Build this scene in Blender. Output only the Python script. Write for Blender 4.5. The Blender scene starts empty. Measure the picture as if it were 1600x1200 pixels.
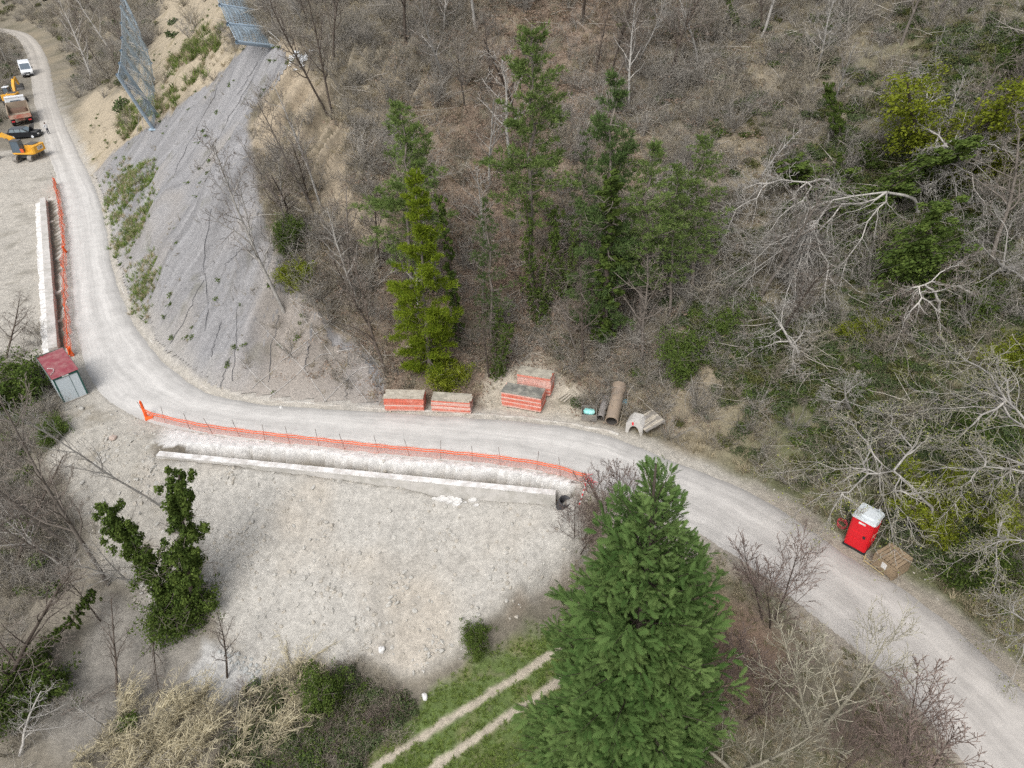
import bpy, math, random
import numpy as np
from mathutils import Vector, Matrix, Euler
R = math.radians
scn = bpy.context.scene
COL = scn.collection
random.seed(7)
rng = np.random.default_rng(11)

# ---------------------------------------------------------------- camera
CAM_H, PITCH, ROLL, FPX = 29.0, 35.6, -2.0, 1109.0      # metres, degrees, degrees, focal length in px of a 1600 px frame
cam_d = bpy.data.cameras.new('camera')
cam_d.sensor_width = 36.0
cam_d.lens = 36.0 * FPX / 1600.0
cam_d.clip_start = 0.1
cam_d.clip_end = 2000
cam = bpy.data.objects.new('camera', cam_d)
COL.objects.link(cam)
CAM_R = Matrix.Rotation(R(90 - PITCH), 3, 'X') @ Matrix.Rotation(R(ROLL), 3, 'Z')
cam.matrix_world = Matrix.Translation((0, 0, CAM_H)) @ CAM_R.to_4x4()
scn.camera = cam

# ---------------------------------------------------------------- sky, sun, exposure
SUN_EL, SUN_AZ = 52.0, 205.0      # high veiled sun behind the camera
w = bpy.data.worlds.new('World')
scn.world = w
w.use_nodes = True
nt = w.node_tree
nt.nodes.clear()
sky = nt.nodes.new('ShaderNodeTexSky')
sky.sky_type = 'NISHITA'
sky.sun_disc = False
sky.sun_elevation = R(SUN_EL)
sky.sun_rotation = R(SUN_AZ)
sky.air_density = 1.0
sky.dust_density = 4.0
hs = nt.nodes.new('ShaderNodeHueSaturation')
hs.inputs['Saturation'].default_value = 0.32          # thin overcast
bgn = nt.nodes.new('ShaderNodeBackground')
bgn.inputs['Strength'].default_value = 0.15
wo = nt.nodes.new('ShaderNodeOutputWorld')
nt.links.new(sky.outputs[0], hs.inputs['Color'])
nt.links.new(hs.outputs[0], bgn.inputs['Color'])
nt.links.new(bgn.outputs[0], wo.inputs['Surface'])
sd = bpy.data.lights.new('sun', 'SUN')
sd.energy = 1.1
sd.angle = R(30)
sd.color = (1.0, 0.975, 0.94)
sun = bpy.data.objects.new('sun', sd)
COL.objects.link(sun)
az = R(SUN_AZ)
sdir = Vector((math.sin(az) * math.cos(R(SUN_EL)), math.cos(az) * math.cos(R(SUN_EL)), math.sin(R(SUN_EL))))
sun.rotation_euler = sdir.to_track_quat('Z', 'Y').to_euler()
sun.location = (0, 0, 60)
vs = scn.view_settings
vs.view_transform = 'Standard'
vs.look = 'None'
vs.gamma = 1.0
vs.exposure = 0.5
scn.cycles.max_bounces = 5
scn.cycles.diffuse_bounces = 3
scn.cycles.transparent_max_bounces = 12
scn.cycles.use_denoising = False

# ---------------------------------------------------------------- pixels of the photograph to rays and points
_CR = np.array(CAM_R)
def ray(px, py):
    v = _CR @ np.array([(px - 800) / FPX, (600 - py) / FPX, -1.0])
    return v / np.linalg.norm(v)
def P(px, py, z=0.0):
    v = ray(px, py)
    t = (z - CAM_H) / v[2]
    return np.array([v[0] * t, v[1] * t, z])

# ---------------------------------------------------------------- noise
def _h(ix, iy, s):
    n = (ix * 374761393 + iy * 668265263 + s * 1442695041) & 0xffffffff
    n = ((n ^ (n >> 13)) * 1274126177) & 0xffffffff
    return ((n ^ (n >> 16)) & 0xffff) / 65535.0
def vn(x, y, s=0):
    x = np.asarray(x, float); y = np.asarray(y, float)
    ix = np.floor(x).astype(np.int64); iy = np.floor(y).astype(np.int64)
    fx = x - ix; fy = y - iy
    fx = fx * fx * (3 - 2 * fx); fy = fy * fy * (3 - 2 * fy)
    a = _h(ix, iy, s); b = _h(ix + 1, iy, s); c = _h(ix, iy + 1, s); d = _h(ix + 1, iy + 1, s)
    return (a * (1 - fx) + b * fx) * (1 - fy) + (c * (1 - fx) + d * fx) * fy
def fbm(x, y, sc, octv=4, s=0, gain=0.5):
    x = np.asarray(x, float) / sc; y = np.asarray(y, float) / sc
    t = 0; a = 1; n = 0
    for i in range(octv):
        t = t + a * (vn(x, y, s + i * 17) - .5); n += a; a *= gain
        x = x * 2.03 + 3.1; y = y * 2.03 + 1.7
    return 2 * t / n           # about -1..1
def sstep(a, b, x):
    t = np.clip((x - a) / (b - a), 0, 1)
    return t * t * (3 - 2 * t)

# ---------------------------------------------------------------- the road: inner (hill) and outer (valley) edges
EDGE = [  # inner px, outer px, far end to near end
    ((-130, 42), (-134, 46)), ((-40, 41), (-43, 46)), ((28, 48), (18, 54)), ((60, 64), (36, 74)), ((78, 100), (45, 106)), ((88, 150), (53, 156)), ((105, 200), (66, 206)),
    ((122, 235), (76, 242)), ((147, 285), (90, 292)), ((163, 335), (104, 345)), ((173, 400), (110, 412)),
    ((186, 450), (114, 470)), ((209, 500), (120, 528)), ((238, 542), (132, 575)), ((276, 580), (155, 612)),
    ((322, 609), (190, 642)), ((380, 627), (245, 662)), ((450, 634), (330, 680)), ((530, 639), (430, 692)),
    ((605, 644), (520, 702)), ((680, 648), (610, 712)), ((760, 653), (700, 720)), ((830, 659), (785, 729)),
    ((890, 667), (860, 741)), ((965, 684), (915, 756)), ((1040, 714), (985, 785)), ((1110, 740), (1050, 812)),
    ((1180, 771), (1105, 842)), ((1240, 808), (1160, 877)), ((1300, 850), (1215, 916)), ((1360, 888), (1270, 960)),
    ((1420, 925), (1325, 1006)), ((1500, 985), (1385, 1058)), ((1560, 1040), (1435, 1110)), ((1625, 1098), (1490, 1170)),
    ((1720, 1180), (1560, 1262)), ((1880, 1300), (1700, 1400))]
EI = np.array([P(*e[0])[:2] for e in EDGE]); EO = np.array([P(*e[1])[:2] for e in EDGE])
def cr(pts, n):
    """Catmull-Rom through pts, n samples per span"""
    p = np.vstack([2 * pts[0] - pts[1], pts, 2 * pts[-1] - pts[-2]])
    out = []
    for i in range(1, len(p) - 2):
        t = np.linspace(0, 1, n, endpoint=False)[:, None]
        a, b, c, d = p[i - 1], p[i], p[i + 1], p[i + 2]
        out.append(.5 * (2 * b + (c - a) * t + (2 * a - 5 * b + 4 * c - d) * t ** 2 + (3 * b - a - 3 * c + d) * t ** 3))
    out.append(p[-2:-1])
    return np.vstack(out)
NSP = 8
EIs, EOs = cr(EI, NSP), cr(EO, NSP)
CL = (EIs + EOs) / 2
HW = np.linalg.norm(EIs - EOs, axis=1) / 2
TAN = np.gradient(CL, axis=0); TAN /= np.linalg.norm(TAN, axis=1)[:, None]
LN = np.stack([-TAN[:, 1], TAN[:, 0]], 1)               # left normal = towards the hill
# true perpendicular half width
HW = np.abs(((EIs - EOs) * LN).sum(1)) / 2
HW = np.convolve(np.pad(HW, 6, mode='edge'), np.ones(13) / 13, 'valid')
NC = len(CL)
def near(x, y):
    """-> signed distance beyond the road edge side (+ hill, - valley, 0 on road), soft station index"""
    x = np.ravel(x); y = np.ravel(y)
    D = np.empty(len(x)); S = np.empty(len(x)); idx = np.arange(NC, dtype=np.float32)
    clx = CL[:, 0].astype(np.float32); cly = CL[:, 1].astype(np.float32)
    for i in range(0, len(x), 20000):
        xx = x[i:i + 20000, None].astype(np.float32); yy = y[i:i + 20000, None].astype(np.float32)
        dd = np.sqrt((xx - clx) ** 2 + (yy - cly) ** 2)
        k = dd.argmin(1); dm = dd[np.arange(len(k)), k]
        wgt = np.exp(-(dd - dm[:, None]) / (0.25 + 0.12 * dm[:, None]))
        S[i:i + 20000] = (wgt * idx).sum(1) / wgt.sum(1)
        # exact signed distance to the nearest segment pair
        t = TAN[k]; n = LN[k]; rel = np.stack([x[i:i + 20000] - CL[k, 0], y[i:i + 20000] - CL[k, 1]], 1)
        side = np.sign((rel * n).sum(1)); side[side == 0] = 1
        hw = HW[k]
        D[i:i + 20000] = side * np.maximum(dm - hw, 0)
    return D, S
# ---------------------------------------------------------------- cross profiles of the hill and of the valley side, by station
def st(i): return i * NSP
UP = {0: ((0, 0), (3, .3), (12, 3), (30, 12), (70, 34), (140, 62)),
      5: ((0, 0), (3, .3), (9, 2.5), (25, 10), (60, 30), (140, 62)),
      8: ((0, 0), (.8, .3), (6, 4.6), (13, 10.5), (22, 18.5), (34, 24), (70, 44), (140, 66)),
      12: ((0, 0), (.8, .4), (6, 5.3), (13, 11.5), (22, 19), (34, 24), (70, 44), (140, 66)),
      16: ((0, 0), (.8, .4), (6, 4.6), (13, 10.5), (22, 17), (36, 24), (70, 44), (140, 66)),
      19: ((0, 0), (1.5, .3), (6, 3), (13, 7.8), (22, 13.5), (40, 25), (80, 48), (140, 66)),
      21: ((0, 0), (2.2, .15), (6, 1.9), (12, 5.6), (22, 12), (40, 24.5), (80, 48), (140, 66)),
      24: ((0, 0), (3, .2), (8, 2.6), (20, 10.5), (40, 23.5), (80, 48), (140, 66)),
      28: ((0, 0), (1.8, .1), (5, 1.6), (20, 10), (40, 23), (80, 46), (140, 64)),
      31: ((0, 0), (1.6, -.05), (2.4, .1), (5, 1.7), (20, 10), (40, 22), (80, 44), (140, 60)),
      36: ((0, 0), (1.6, .1), (5, 2.2), (20, 10), (40, 22), (80, 44), (140, 60))}
DN = {0: ((0, 0), (3, -.3), (10, -1), (30, -2), (60, -3), (140, 6)),
      5: ((0, 0), (3, -.2), (12, -.8), (25, -2), (60, -5), (140, 2)),
      8: ((0, 0), (2, -.1), (12, -.9), (22, -3), (40, -7), (100, -9)),
      12: ((0, 0), (2, -.1), (8, -1.0), (14, -3), (26, -7.5), (60, -10)),
      14: ((0, 0), (2.5, -.15), (5, -.9), (12, -4.2), (22, -7.6), (60, -9)),
      16: ((0, 0), (1.5, -.1), (3, -.6), (12, -4.8), (20, -7.6), (60, -9)),
      18: ((0, 0), (1.2, -.1), (3, -.9), (13, -6.2), (20, -7), (60, -8.5)),
      22: ((0, 0), (1.2, -.1), (3, -1), (13, -6.1), (20, -6.4), (60, -8)),
      25: ((0, 0), (1.2, -.1), (3, -.9), (9, -4.2), (15, -5.8), (30, -6.6), (60, -8)),
      28: ((0, 0), (.8, 0), (3, -.8), (9, -3.6), (16, -5.6), (30, -7), (60, -8)),
      36: ((0, 0), (.8, 0), (3, -.6), (9, -3.0), (16, -5.2), (30, -7), (60, -8))}
def prof(tab, d, s):
    ks = sorted(tab)
    Z = np.array([np.interp(d, [p[0] for p in tab[k]], [p[1] for p in tab[k]]) for k in ks])
    u = np.interp(s / NSP, ks, np.arange(len(ks)))
    i = np.clip(u.astype(int), 0, len(ks) - 2); f = u - i
    n = np.arange(len(d))
    return Z[i, n] * (1 - f) + Z[i + 1, n] * f
# retaining walls (world lines of the valley-side top edge) and the trench between wall and road
WZ = -0.25
WA, WB = P(243, 712, WZ)[:2], P(868, 774, WZ)[:2]
W2Z = -0.10
VA, VB = P(64, 316, W2Z)[:2], P(79, 553, W2Z)[:2]
def wall_uv(x, y, a, b, valley_sign):
    L = np.linalg.norm(b - a); t = (b - a) / L; n = np.array([-t[1], t[0]]) * valley_sign
    rx = x - a[0]; ry = y - a[1]
    return (rx * t[0] + ry * t[1]) / L, rx * n[0] + ry * n[1], L
TRZ = -6.3
TRA, TRB = P(566, 1242, TRZ)[:2], P(834, 1066, TRZ)[:2]      # the grassy track below the spoil
TRB = TRB + (TRB - TRA) * .6
def HT(x, y, detail=True):
    x = np.ravel(np.asarray(x, float)); y = np.ravel(np.asarray(y, float))
    D, S = near(x, y)
    z = np.where(D > 0, prof(UP, np.maximum(D, 0), S), prof(DN, np.maximum(-D, 0), S))
    A = np.abs(D)
    far = sstep(.3, 4, A)
    z = z + far * (fbm(x, y, 14, 4, 3) * .9 * sstep(3, 18, A) + fbm(x, y, 3.5, 3, 9) * .18)
    # spur gullies under the netting run down the fall line
    sp = sstep(7.2, 9.5, S / NSP) * (1 - sstep(17.5, 19.5, S / NSP)) * sstep(0.5, 5, D) * (1 - sstep(24, 34, D))
    z = z + sp * (fbm(S * 1.6, D * .35, 5, 3, 21) * 1.6 + fbm(x, y, 6.5, 2, 39) * .9 + fbm(S * 2.2, D * .15, 1.6, 2, 33) * .34 + fbm(x, y, 2.6, 3, 35) * .55 + fbm(x, y, .9, 2, 37) * .14)
    # long retaining wall: spoil slope below, trench above
    t, n, L = wall_uv(x, y, WA, WB, -1)
    inw = sstep(-.05, .0, t) * (1 - sstep(1.0, 1.05, t))
    z0 = np.interp(t, [0, .3, .62, .72, .8, 1], [-.34, -.42, -.75, -1.25, -1.15, -.95])
    fill = np.maximum(z0 - .10 - .535 * (n - .1) * sstep(-.2, 1.2, n), -6.6) 
    wv = (n > -.12) & (n < 13.5)
    bl = inw * (1 - sstep(9, 13.5, n))
    z = np.where(wv, z * (1 - bl) + (fill + fbm(x, y, 2.6, 4, 41) * .2 + fbm(x, y, .7, 3, 52) * (.06 + .14 * sstep(.0, .5, fbm(x, y, 2.2, 4, 31)))) * bl, z)
    # trench: ragged scarp below the white lip
    inw2 = sstep(.03, .10, t) * (1 - sstep(1.02, 1.05, t))
    lip = .62 + .34 * fbm(x, y, 1.8, 3, 61) + .7 * sstep(.25, 0, t)
    lip = lip + .3 * sstep(.62, .8, t) * fbm(x, y, 1.1, 2, 71)
    tr = (n <= -.12) & (D < 0)
    zt = np.where(-D < lip, -.02 - .05 * A, -1.15 + .45 * fbm(x, y, 1.6, 3, 77) - .45 * sstep(-1.4, -.3, n))
    z = np.where(tr, z * (1 - inw2) + zt * inw2, z)
    # second wall along the straight
    t, n, L = wall_uv(x, y, VA, VB, -1)
    inw = sstep(-.02, .01, t) * (1 - sstep(.99, 1.02, t))
    tr = (n < .25) & (n > -2.6) & (D < 0)
    zt = np.where(A < .9 + .35 * fbm(x, y, 1.7, 3, 81), -.02 - .04 * A, -.3 + .3 * fbm(x, y, 1.3, 3, 83))
    z = np.where(tr, z * (1 - inw) + zt * inw, z)
    te = (n >= .25) & (n < 9)
    bl = inw * (1 - sstep(5, 9, n))
    z = np.where(te, z * (1 - bl) + (-.42 - .05 * n + .12 * fbm(x, y, 2, 3, 85)) * bl, z)
    e_ = TRB - TRA; h_ = np.clip(((x - TRA[0]) * e_[0] + (y - TRA[1]) * e_[1]) / (e_ @ e_), -.5, 1)
    dt = np.hypot(x - TRA[0] - e_[0] * h_, y - TRA[1] - e_[1] * h_)
    kt = 1 - sstep(1.8, 4.2, dt)
    z = z * (1 - kt) + (TRZ + .05 * fbm(x, y, 2, 3, 97)) * kt
    if detail:
        z = z + far * fbm(x, y, .55, 2, 91) * .03
    z = np.where(A < .02, -.05, z)
    return z
# one rectilinear sheet, finer near the road works
def axis(segs):
    out = []
    for a, b, h in segs:
        out += list(np.arange(a, b, h))
    out.append(segs[-1][1])
    return np.array(out)
GX = axis([(-170, -70, 2.0), (-70, -42, .5), (-42, 26, .2), (26, 60, .5), (60, 130, 2.0)])
GY = axis([(-20, 6, 1.0), (6, 46, .2), (46, 90, .4), (90, 160, 1.0), (160, 300, 3.0)])
MX, MY = np.meshgrid(GX, GY)
GZ = HT(MX, MY).reshape(MX.shape)
def hz(x, y):
    x = np.asarray(x, float); y = np.asarray(y, float)
    i = np.clip(np.searchsorted(GX, x) - 1, 0, len(GX) - 2); j = np.clip(np.searchsorted(GY, y) - 1, 0, len(GY) - 2)
    fx = np.clip((x - GX[i]) / (GX[i + 1] - GX[i]), 0, 1); fy = np.clip((y - GY[j]) / (GY[j + 1] - GY[j]), 0, 1)
    return (GZ[j, i] * (1 - fx) + GZ[j, i + 1] * fx) * (1 - fy) + (GZ[j + 1, i] * (1 - fx) + GZ[j + 1, i + 1] * fx) * fy
def hit(px, py):
    """where the photo's pixel meets the ground"""
    v = ray(px, py)
    t = np.arange(8, 420, .12)
    x = v[0] * t; y = v[1] * t; z = CAM_H + v[2] * t
    below = np.nonzero(z < hz(x, y))[0]
    k = below[0] if len(below) else len(t) - 1
    return np.array([x[k], y[k], float(hz(x[k], y[k]))])
def wpoly(pts): return np.array([hit(*p)[:2] for p in pts])
def sdf(x, y, poly):
    """signed distance to polygon (negative inside)"""
    x = np.ravel(x); y = np.ravel(y)
    d = np.full(len(x), 1e9); ins = np.zeros(len(x), bool)
    for i in range(len(poly)):
        a = poly[i]; b = poly[(i + 1) % len(poly)]
        e = b - a; wx = x - a[0]; wy = y - a[1]
        h = np.clip((wx * e[0] + wy * e[1]) / (e @ e + 1e-9), 0, 1)
        d = np.minimum(d, (wx - e[0] * h) ** 2 + (wy - e[1] * h) ** 2)
        c = (a[1] > y) != (b[1] > y)
        with np.errstate(divide='ignore', invalid='ignore'):
            ins ^= c & (x < (b[0] - a[0]) * (y - a[1]) / (b[1] - a[1] + 1e-12) + a[0])
    d = np.sqrt(d)
    return np.where(ins, -d, d)
# ---------------------------------------------------------------- object helpers
def tag(o, label=None, cat=None, group=None, kind=None):
    if label: o['label'] = label
    if cat: o['category'] = cat
    if group: o['group'] = group
    if kind: o['kind'] = kind
    return o
def empty(name, loc, rz=0.0, label=None, cat=None, group=None):
    o = bpy.data.objects.new(name, None)
    o.empty_display_size = .3
    COL.objects.link(o)
    o.location = loc; o.rotation_euler = (0, 0, rz)
    return tag(o, label, cat, group)
def mesh_np(name, V, F, smooth=False):
    """V (n,3) array, F (m,3|4) array or list of such arrays"""
    me = bpy.data.meshes.new(name)
    Fs = F if isinstance(F, list) else [F]
    Fs = [np.asarray(f) for f in Fs if len(f)]
    lt = np.concatenate([np.full(len(f), f.shape[1]) for f in Fs])
    li = np.concatenate([f.ravel() for f in Fs])
    V = np.asarray(V, np.float32)
    me.vertices.add(len(V)); me.vertices.foreach_set('co', V.ravel())
    me.loops.add(len(li)); me.loops.foreach_set('vertex_index', li.astype(np.int32))
    me.polygons.add(len(lt))
    ls = np.concatenate([[0], np.cumsum(lt)[:-1]])
    me.polygons.foreach_set('loop_start', ls.astype(np.int32))
    me.update(calc_edges=True)
    if smooth:
        me.polygons.foreach_set('use_smooth', np.ones(len(lt), bool))
    return me
def link(name, me, mat=None, parent=None, loc=None, rot=None):
    o = bpy.data.objects.new(name, me)
    COL.objects.link(o)
    if mat is not None and not me.materials: me.materials.append(mat)
    if parent is not None: o.parent = parent
    if loc is not None: o.location = loc
    if rot is not None: o.rotation_euler = rot
    return o
def vattr(me, name, data):
    """per-vertex float colour (n,3)/(n,4) or float (n,)"""
    data = np.asarray(data, np.float32)
    if data.ndim == 1:
        a = me.attributes.new(name, 'FLOAT', 'POINT'); a.data.foreach_set('value', data)
    else:
        if data.shape[1] == 3: data = np.hstack([data, np.ones((len(data), 1), np.float32)])
        a = me.attributes.new(name, 'FLOAT_COLOR', 'POINT'); a.data.foreach_set('color', data.ravel())
class MB:
    """collects shapes for one mesh"""
    def __init__(s): s.v = []; s.f = []
    def add(s, V, F):
        o = len(s.v); s.v += [tuple(map(float, p)) for p in V]; s.f += [tuple(i + o for i in f) for f in F]; return s
    def box(s, c, d, rot=None, taper=(1, 1), bev=0.0):
        """c centre, d full size; taper scales the top in x,y; bev chamfers the vertical edges"""
        hx, hy, hzz = d[0] / 2, d[1] / 2, d[2] / 2
        if bev:
            b = bev
            ring = [(-hx + b, -hy), (hx - b, -hy), (hx, -hy + b), (hx, hy - b), (hx - b, hy), (-hx + b, hy), (-hx, hy - b), (-hx, -hy + b)]
        else:
            ring = [(-hx, -hy), (hx, -hy), (hx, hy), (-hx, hy)]
        n = len(ring)
        V = [(x, y, -hzz) for x, y in ring] + [(x * taper[0], y * taper[1], hzz) for x, y in ring]
        F = [tuple(range(n - 1, -1, -1)), tuple(range(n, 2 * n))] + [(i, (i + 1) % n, n + (i + 1) % n, n + i) for i in range(n)]
        M = Euler(rot).to_matrix() if rot else None
        V = [((M @ Vector(p)) if M else Vector(p)) + Vector(c) for p in V]
        return s.add(V, F)
    def prism(s, pts, axis, a, b):
        """polygon pts in the plane across axis ('x','y','z'), extruded from a to b"""
        n = len(pts)
        def mk(p, t): return {'x': (t, p[0], p[1]), 'y': (p[0], t, p[1]), 'z': (p[0], p[1], t)}[axis]
        return s.add([mk(p, a) for p in pts] + [mk(p, b) for p in pts],
                     [tuple(range(n - 1, -1, -1)), tuple(range(n, 2 * n))] + [(i, (i + 1) % n, n + (i + 1) % n, n + i) for i in range(n)])
    def tube(s, pts, rad, n=6, cap=True):
        V, F = tube_np(np.array(pts, float), rad, n)
        s.add(V, F.tolist())
        if cap:
            k = len(s.v) - len(V)
            s.f.append(tuple(k + i for i in range(n - 1, -1, -1))); s.f.append(tuple(k + len(V) - n + i for i in range(n)))
        return s
    def lathe(s, prof_, n=16, M=None):
        """profile (r,z) revolved about z"""
        V = []; F = []
        for r, z in prof_:
            for i in range(n):
                a = 2 * math.pi * i / n; V.append(Vector((r * math.cos(a), r * math.sin(a), z)))
        for j in range(len(prof_) - 1):
            for i in range(n):
                F.append((j * n + i, j * n + (i + 1) % n, (j + 1) * n + (i + 1) % n, (j + 1) * n + i))
        if M is not None: V = [M @ p for p in V]
        return s.add(V, F)
    def mesh(s, name, smooth=False):
        me = bpy.data.meshes.new(name); me.from_pydata(s.v, [], s.f); me.update()
        if smooth: me.polygons.foreach_set('use_smooth', np.ones(len(me.polygons), bool))
        return me
    def build(s, name, mat, parent=None, loc=None, rot=None, smooth=False):
        return link(name, s.mesh(name, smooth), mat, parent, loc, rot)
def tube_np(pts, rad, n=4):
    """tapered tube along pts -> V, quad F"""
    k = len(pts)
    rad = np.broadcast_to(np.asarray(rad, float), (k,))
    T = np.gradient(pts, axis=0); T /= (np.linalg.norm(T, axis=1)[:, None] + 1e-9)
    up = np.array([0, 0, 1.0]) if abs(T[0, 2]) < .9 else np.array([1.0, 0, 0])
    B = np.cross(T, up); B /= (np.linalg.norm(B, axis=1)[:, None] + 1e-9)
    N = np.cross(B, T)
    a = np.arange(n) * 2 * math.pi / n
    V = pts[:, None, :] + rad[:, None, None] * (np.cos(a)[None, :, None] * B[:, None, :] + np.sin(a)[None, :, None] * N[:, None, :])
    i = np.arange(k - 1)[:, None] * n; j = np.arange(n)[None, :]; j2 = (j + 1) % n
    F = np.stack([i + j, i + j2, i + n + j2, i + n + j], -1).reshape(-1, 4)
    return V.reshape(-1, 3), F
class NB:
    """collects numpy geometry (quads and tris) with one float attribute"""
    def __init__(s): s.V = []; s.Q = []; s.T = []; s.A = []; s.n = 0
    def add(s, V, Q=None, T=None, a=0.5):
        V = np.asarray(V)
        if Q is not None and len(Q): s.Q.append(np.asarray(Q) + s.n)
        if T is not None and len(T): s.T.append(np.asarray(T) + s.n)
        s.V.append(V); s.A.append(np.broadcast_to(np.asarray(a, np.float32), (len(V),)))
        s.n += len(V)
    def mesh(s, name, smooth=False):
        F = []
        if s.Q: F.append(np.concatenate(s.Q))
        if s.T: F.append(np.concatenate(s.T))
        me = mesh_np(name, np.concatenate(s.V), F, smooth)
        vattr(me, 'tint', np.concatenate(s.A))
        return me
# ---------------------------------------------------------------- materials
MATS = {}
def new_mat(name):
    m = bpy.data.materials.new(name); m.use_nodes = True
    t = m.node_tree; t.nodes.clear()
    out = t.nodes.new('ShaderNodeOutputMaterial')
    return m, t, out
def N(t, typ, **kw):
    n = t.nodes.new(typ)
    for k, v in kw.items():
        if k in n.inputs.keys() if hasattr(n.inputs, 'keys') else False: n.inputs[k].default_value = v
        else: setattr(n, k, v)
    return n
def noise_val(t, scale, detail=4, rough=.6, coord='Object', vec=None):
    n = t.nodes.new('ShaderNodeTexNoise'); n.inputs['Scale'].default_value = scale
    n.inputs['Detail'].default_value = detail; n.inputs['Roughness'].default_value = rough
    if vec is None:
        c = t.nodes.new('ShaderNodeTexCoord'); vec = c.outputs[coord]
    t.links.new(vec, n.inputs['Vector'])
    return n.outputs['Fac']
def maprange(t, v, a, b, lo, hi):
    n = t.nodes.new('ShaderNodeMapRange')
    t.links.new(v, n.inputs['Value'])
    for k, x in zip(('From Min', 'From Max', 'To Min', 'To Max'), (a, b, lo, hi)): n.inputs[k].default_value = x
    return n.outputs['Result']
def mulcol(t, c, f):
    """colour * float socket"""
    n = t.nodes.new('ShaderNodeVectorMath'); n.operation = 'SCALE'
    t.links.new(c, n.inputs[0]); t.links.new(f, n.inputs['Scale'])
    return n.outputs[0]
def mixcol(t, f, a, b):
    n = t.nodes.new('ShaderNodeMix'); n.data_type = 'RGBA'
    if isinstance(f, float): n.inputs['Factor'].default_value = f
    else: t.links.new(f, n.inputs['Factor'])
    for s, x in ((6, a), (7, b)):
        if isinstance(x, (tuple, list)): n.inputs[s].default_value = (*x[:3], 1)
        else: t.links.new(x, n.inputs[s])
    return n.outputs[2]
def bump(t, h, strength, dist):
    n = t.nodes.new('ShaderNodeBump'); n.inputs['Strength'].default_value = strength; n.inputs['Distance'].default_value = dist
    t.links.new(h, n.inputs['Height'])
    return n.outputs['Normal']
def surf(name, col, rough=.8, var=.25, scale=3.0, col2=None, mix_scale=None, metal=0.0, bmp=0.0, bscale=20.0, spec=.3):
    """plain worn surface: base colour with noise in value, optionally blotches of a second colour"""
    if name in MATS: return MATS[name]
    m, t, out = new_mat(name)
    p = t.nodes.new('ShaderNodeBsdfPrincipled')
    p.inputs['Roughness'].default_value = rough; p.inputs['Metallic'].default_value = metal
    p.inputs['Specular IOR Level'].default_value = spec
    rgb = t.nodes.new('ShaderNodeRGB'); rgb.outputs[0].default_value = (*col, 1)
    c = rgb.outputs[0]
    if col2:
        c = mixcol(t, maprange(t, noise_val(t, mix_scale or scale * .7, 5, .7), .42, .62, 0, 1), c, col2)
    if var:
        c = mulcol(t, c, maprange(t, noise_val(t, scale, 5, .7), .25, .75, 1 - var, 1 + var))
    t.links.new(c, p.inputs['Base Color'])
    if bmp: t.links.new(bump(t, noise_val(t, bscale, 4), bmp, .02), p.inputs['Normal'])
    t.links.new(p.outputs[0], out.inputs[0])
    MATS[name] = m
    return m
def leafmat(name, c0, c1, trans=.25, rough=.6, objvar=.15):
    """foliage: colour between c0 and c1 by the mesh's own 'tint', small change from plant to plant"""
    if name in MATS: return MATS[name]
    m, t, out = new_mat(name)
    at = t.nodes.new('ShaderNodeAttribute'); at.attribute_name = 'tint'
    c = mixcol(t, at.outputs['Fac'], c0, c1)
    oi = t.nodes.new('ShaderNodeObjectInfo')
    c = mulcol(t, c, maprange(t, oi.outputs['Random'], 0, 1, 1 - objvar, 1 + objvar))
    d = t.nodes.new('ShaderNodeBsdfDiffuse'); t.links.new(c, d.inputs['Color'])
    g = t.nodes.new('ShaderNodeBsdfTranslucent'); t.links.new(c, g.inputs['Color'])
    mx = t.nodes.new('ShaderNodeMixShader'); mx.inputs[0].default_value = trans
    t.links.new(d.outputs[0], mx.inputs[1]); t.links.new(g.outputs[0], mx.inputs[2])
    t.links.new(mx.outputs[0], out.inputs[0])
    MATS[name] = m
    return m
def barkmat(name, c0, c1):
    if name in MATS: return MATS[name]
    m, t, out = new_mat(name)
    at = t.nodes.new('ShaderNodeAttribute'); at.attribute_name = 'tint'
    c = mixcol(t, at.outputs['Fac'], c0, c1)
    c = mulcol(t, c, maprange(t, noise_val(t, 3, 4), .3, .7, .7, 1.3))
    oi = t.nodes.new('ShaderNodeObjectInfo')
    c = mulcol(t, c, maprange(t, oi.outputs['Random'], 0, 1, .8, 1.2))
    d = t.nodes.new('ShaderNodeBsdfDiffuse'); t.links.new(c, d.inputs['Color'])
    t.links.new(d.outputs[0], out.inputs[0])
    MATS[name] = m
    return m
# ---------------------------------------------------------------- ground colours by area
gx, gy = MX.ravel(), MY.ravel()
GD, GS = near(gx, gy)
GS = GS / NSP
zone = {}
NET = wpoly([(152, 296), (146, 272), (175, 240), (215, 212), (262, 178), (305, 148), (345, 112), (383, 76), (425, 78), (447, 100), (420, 140), (385, 195), (392, 240),
             (404, 300), (418, 352), (432, 395), (452, 412), (446, 440), (475, 470), (515, 505), (560, 545), (590, 580), (604, 612), (600, 640), (530, 637),
             (450, 631), (382, 623), (325, 604), (281, 576), (243, 538), (214, 496), (191, 446), (178, 397), (168, 333)])
Z_BEIGE = wpoly([(110, 180), (122, 228), (150, 296), (215, 212), (305, 148), (383, 76), (352, 20), (340, -40), (250, -40), (238, 60), (205, 140), (150, 140)])
Z_TRAIL = wpoly([(425, 78), (490, 105), (530, 185), (525, 270), (562, 320), (620, 375), (612, 405), (570, 380), (520, 330), (480, 270), (410, 240), (395, 195)])
Z_SAND = wpoly([(750, 600), (800, 565), (840, 556), (885, 578), (908, 612), (905, 662), (850, 655), (760, 648)])
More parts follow.
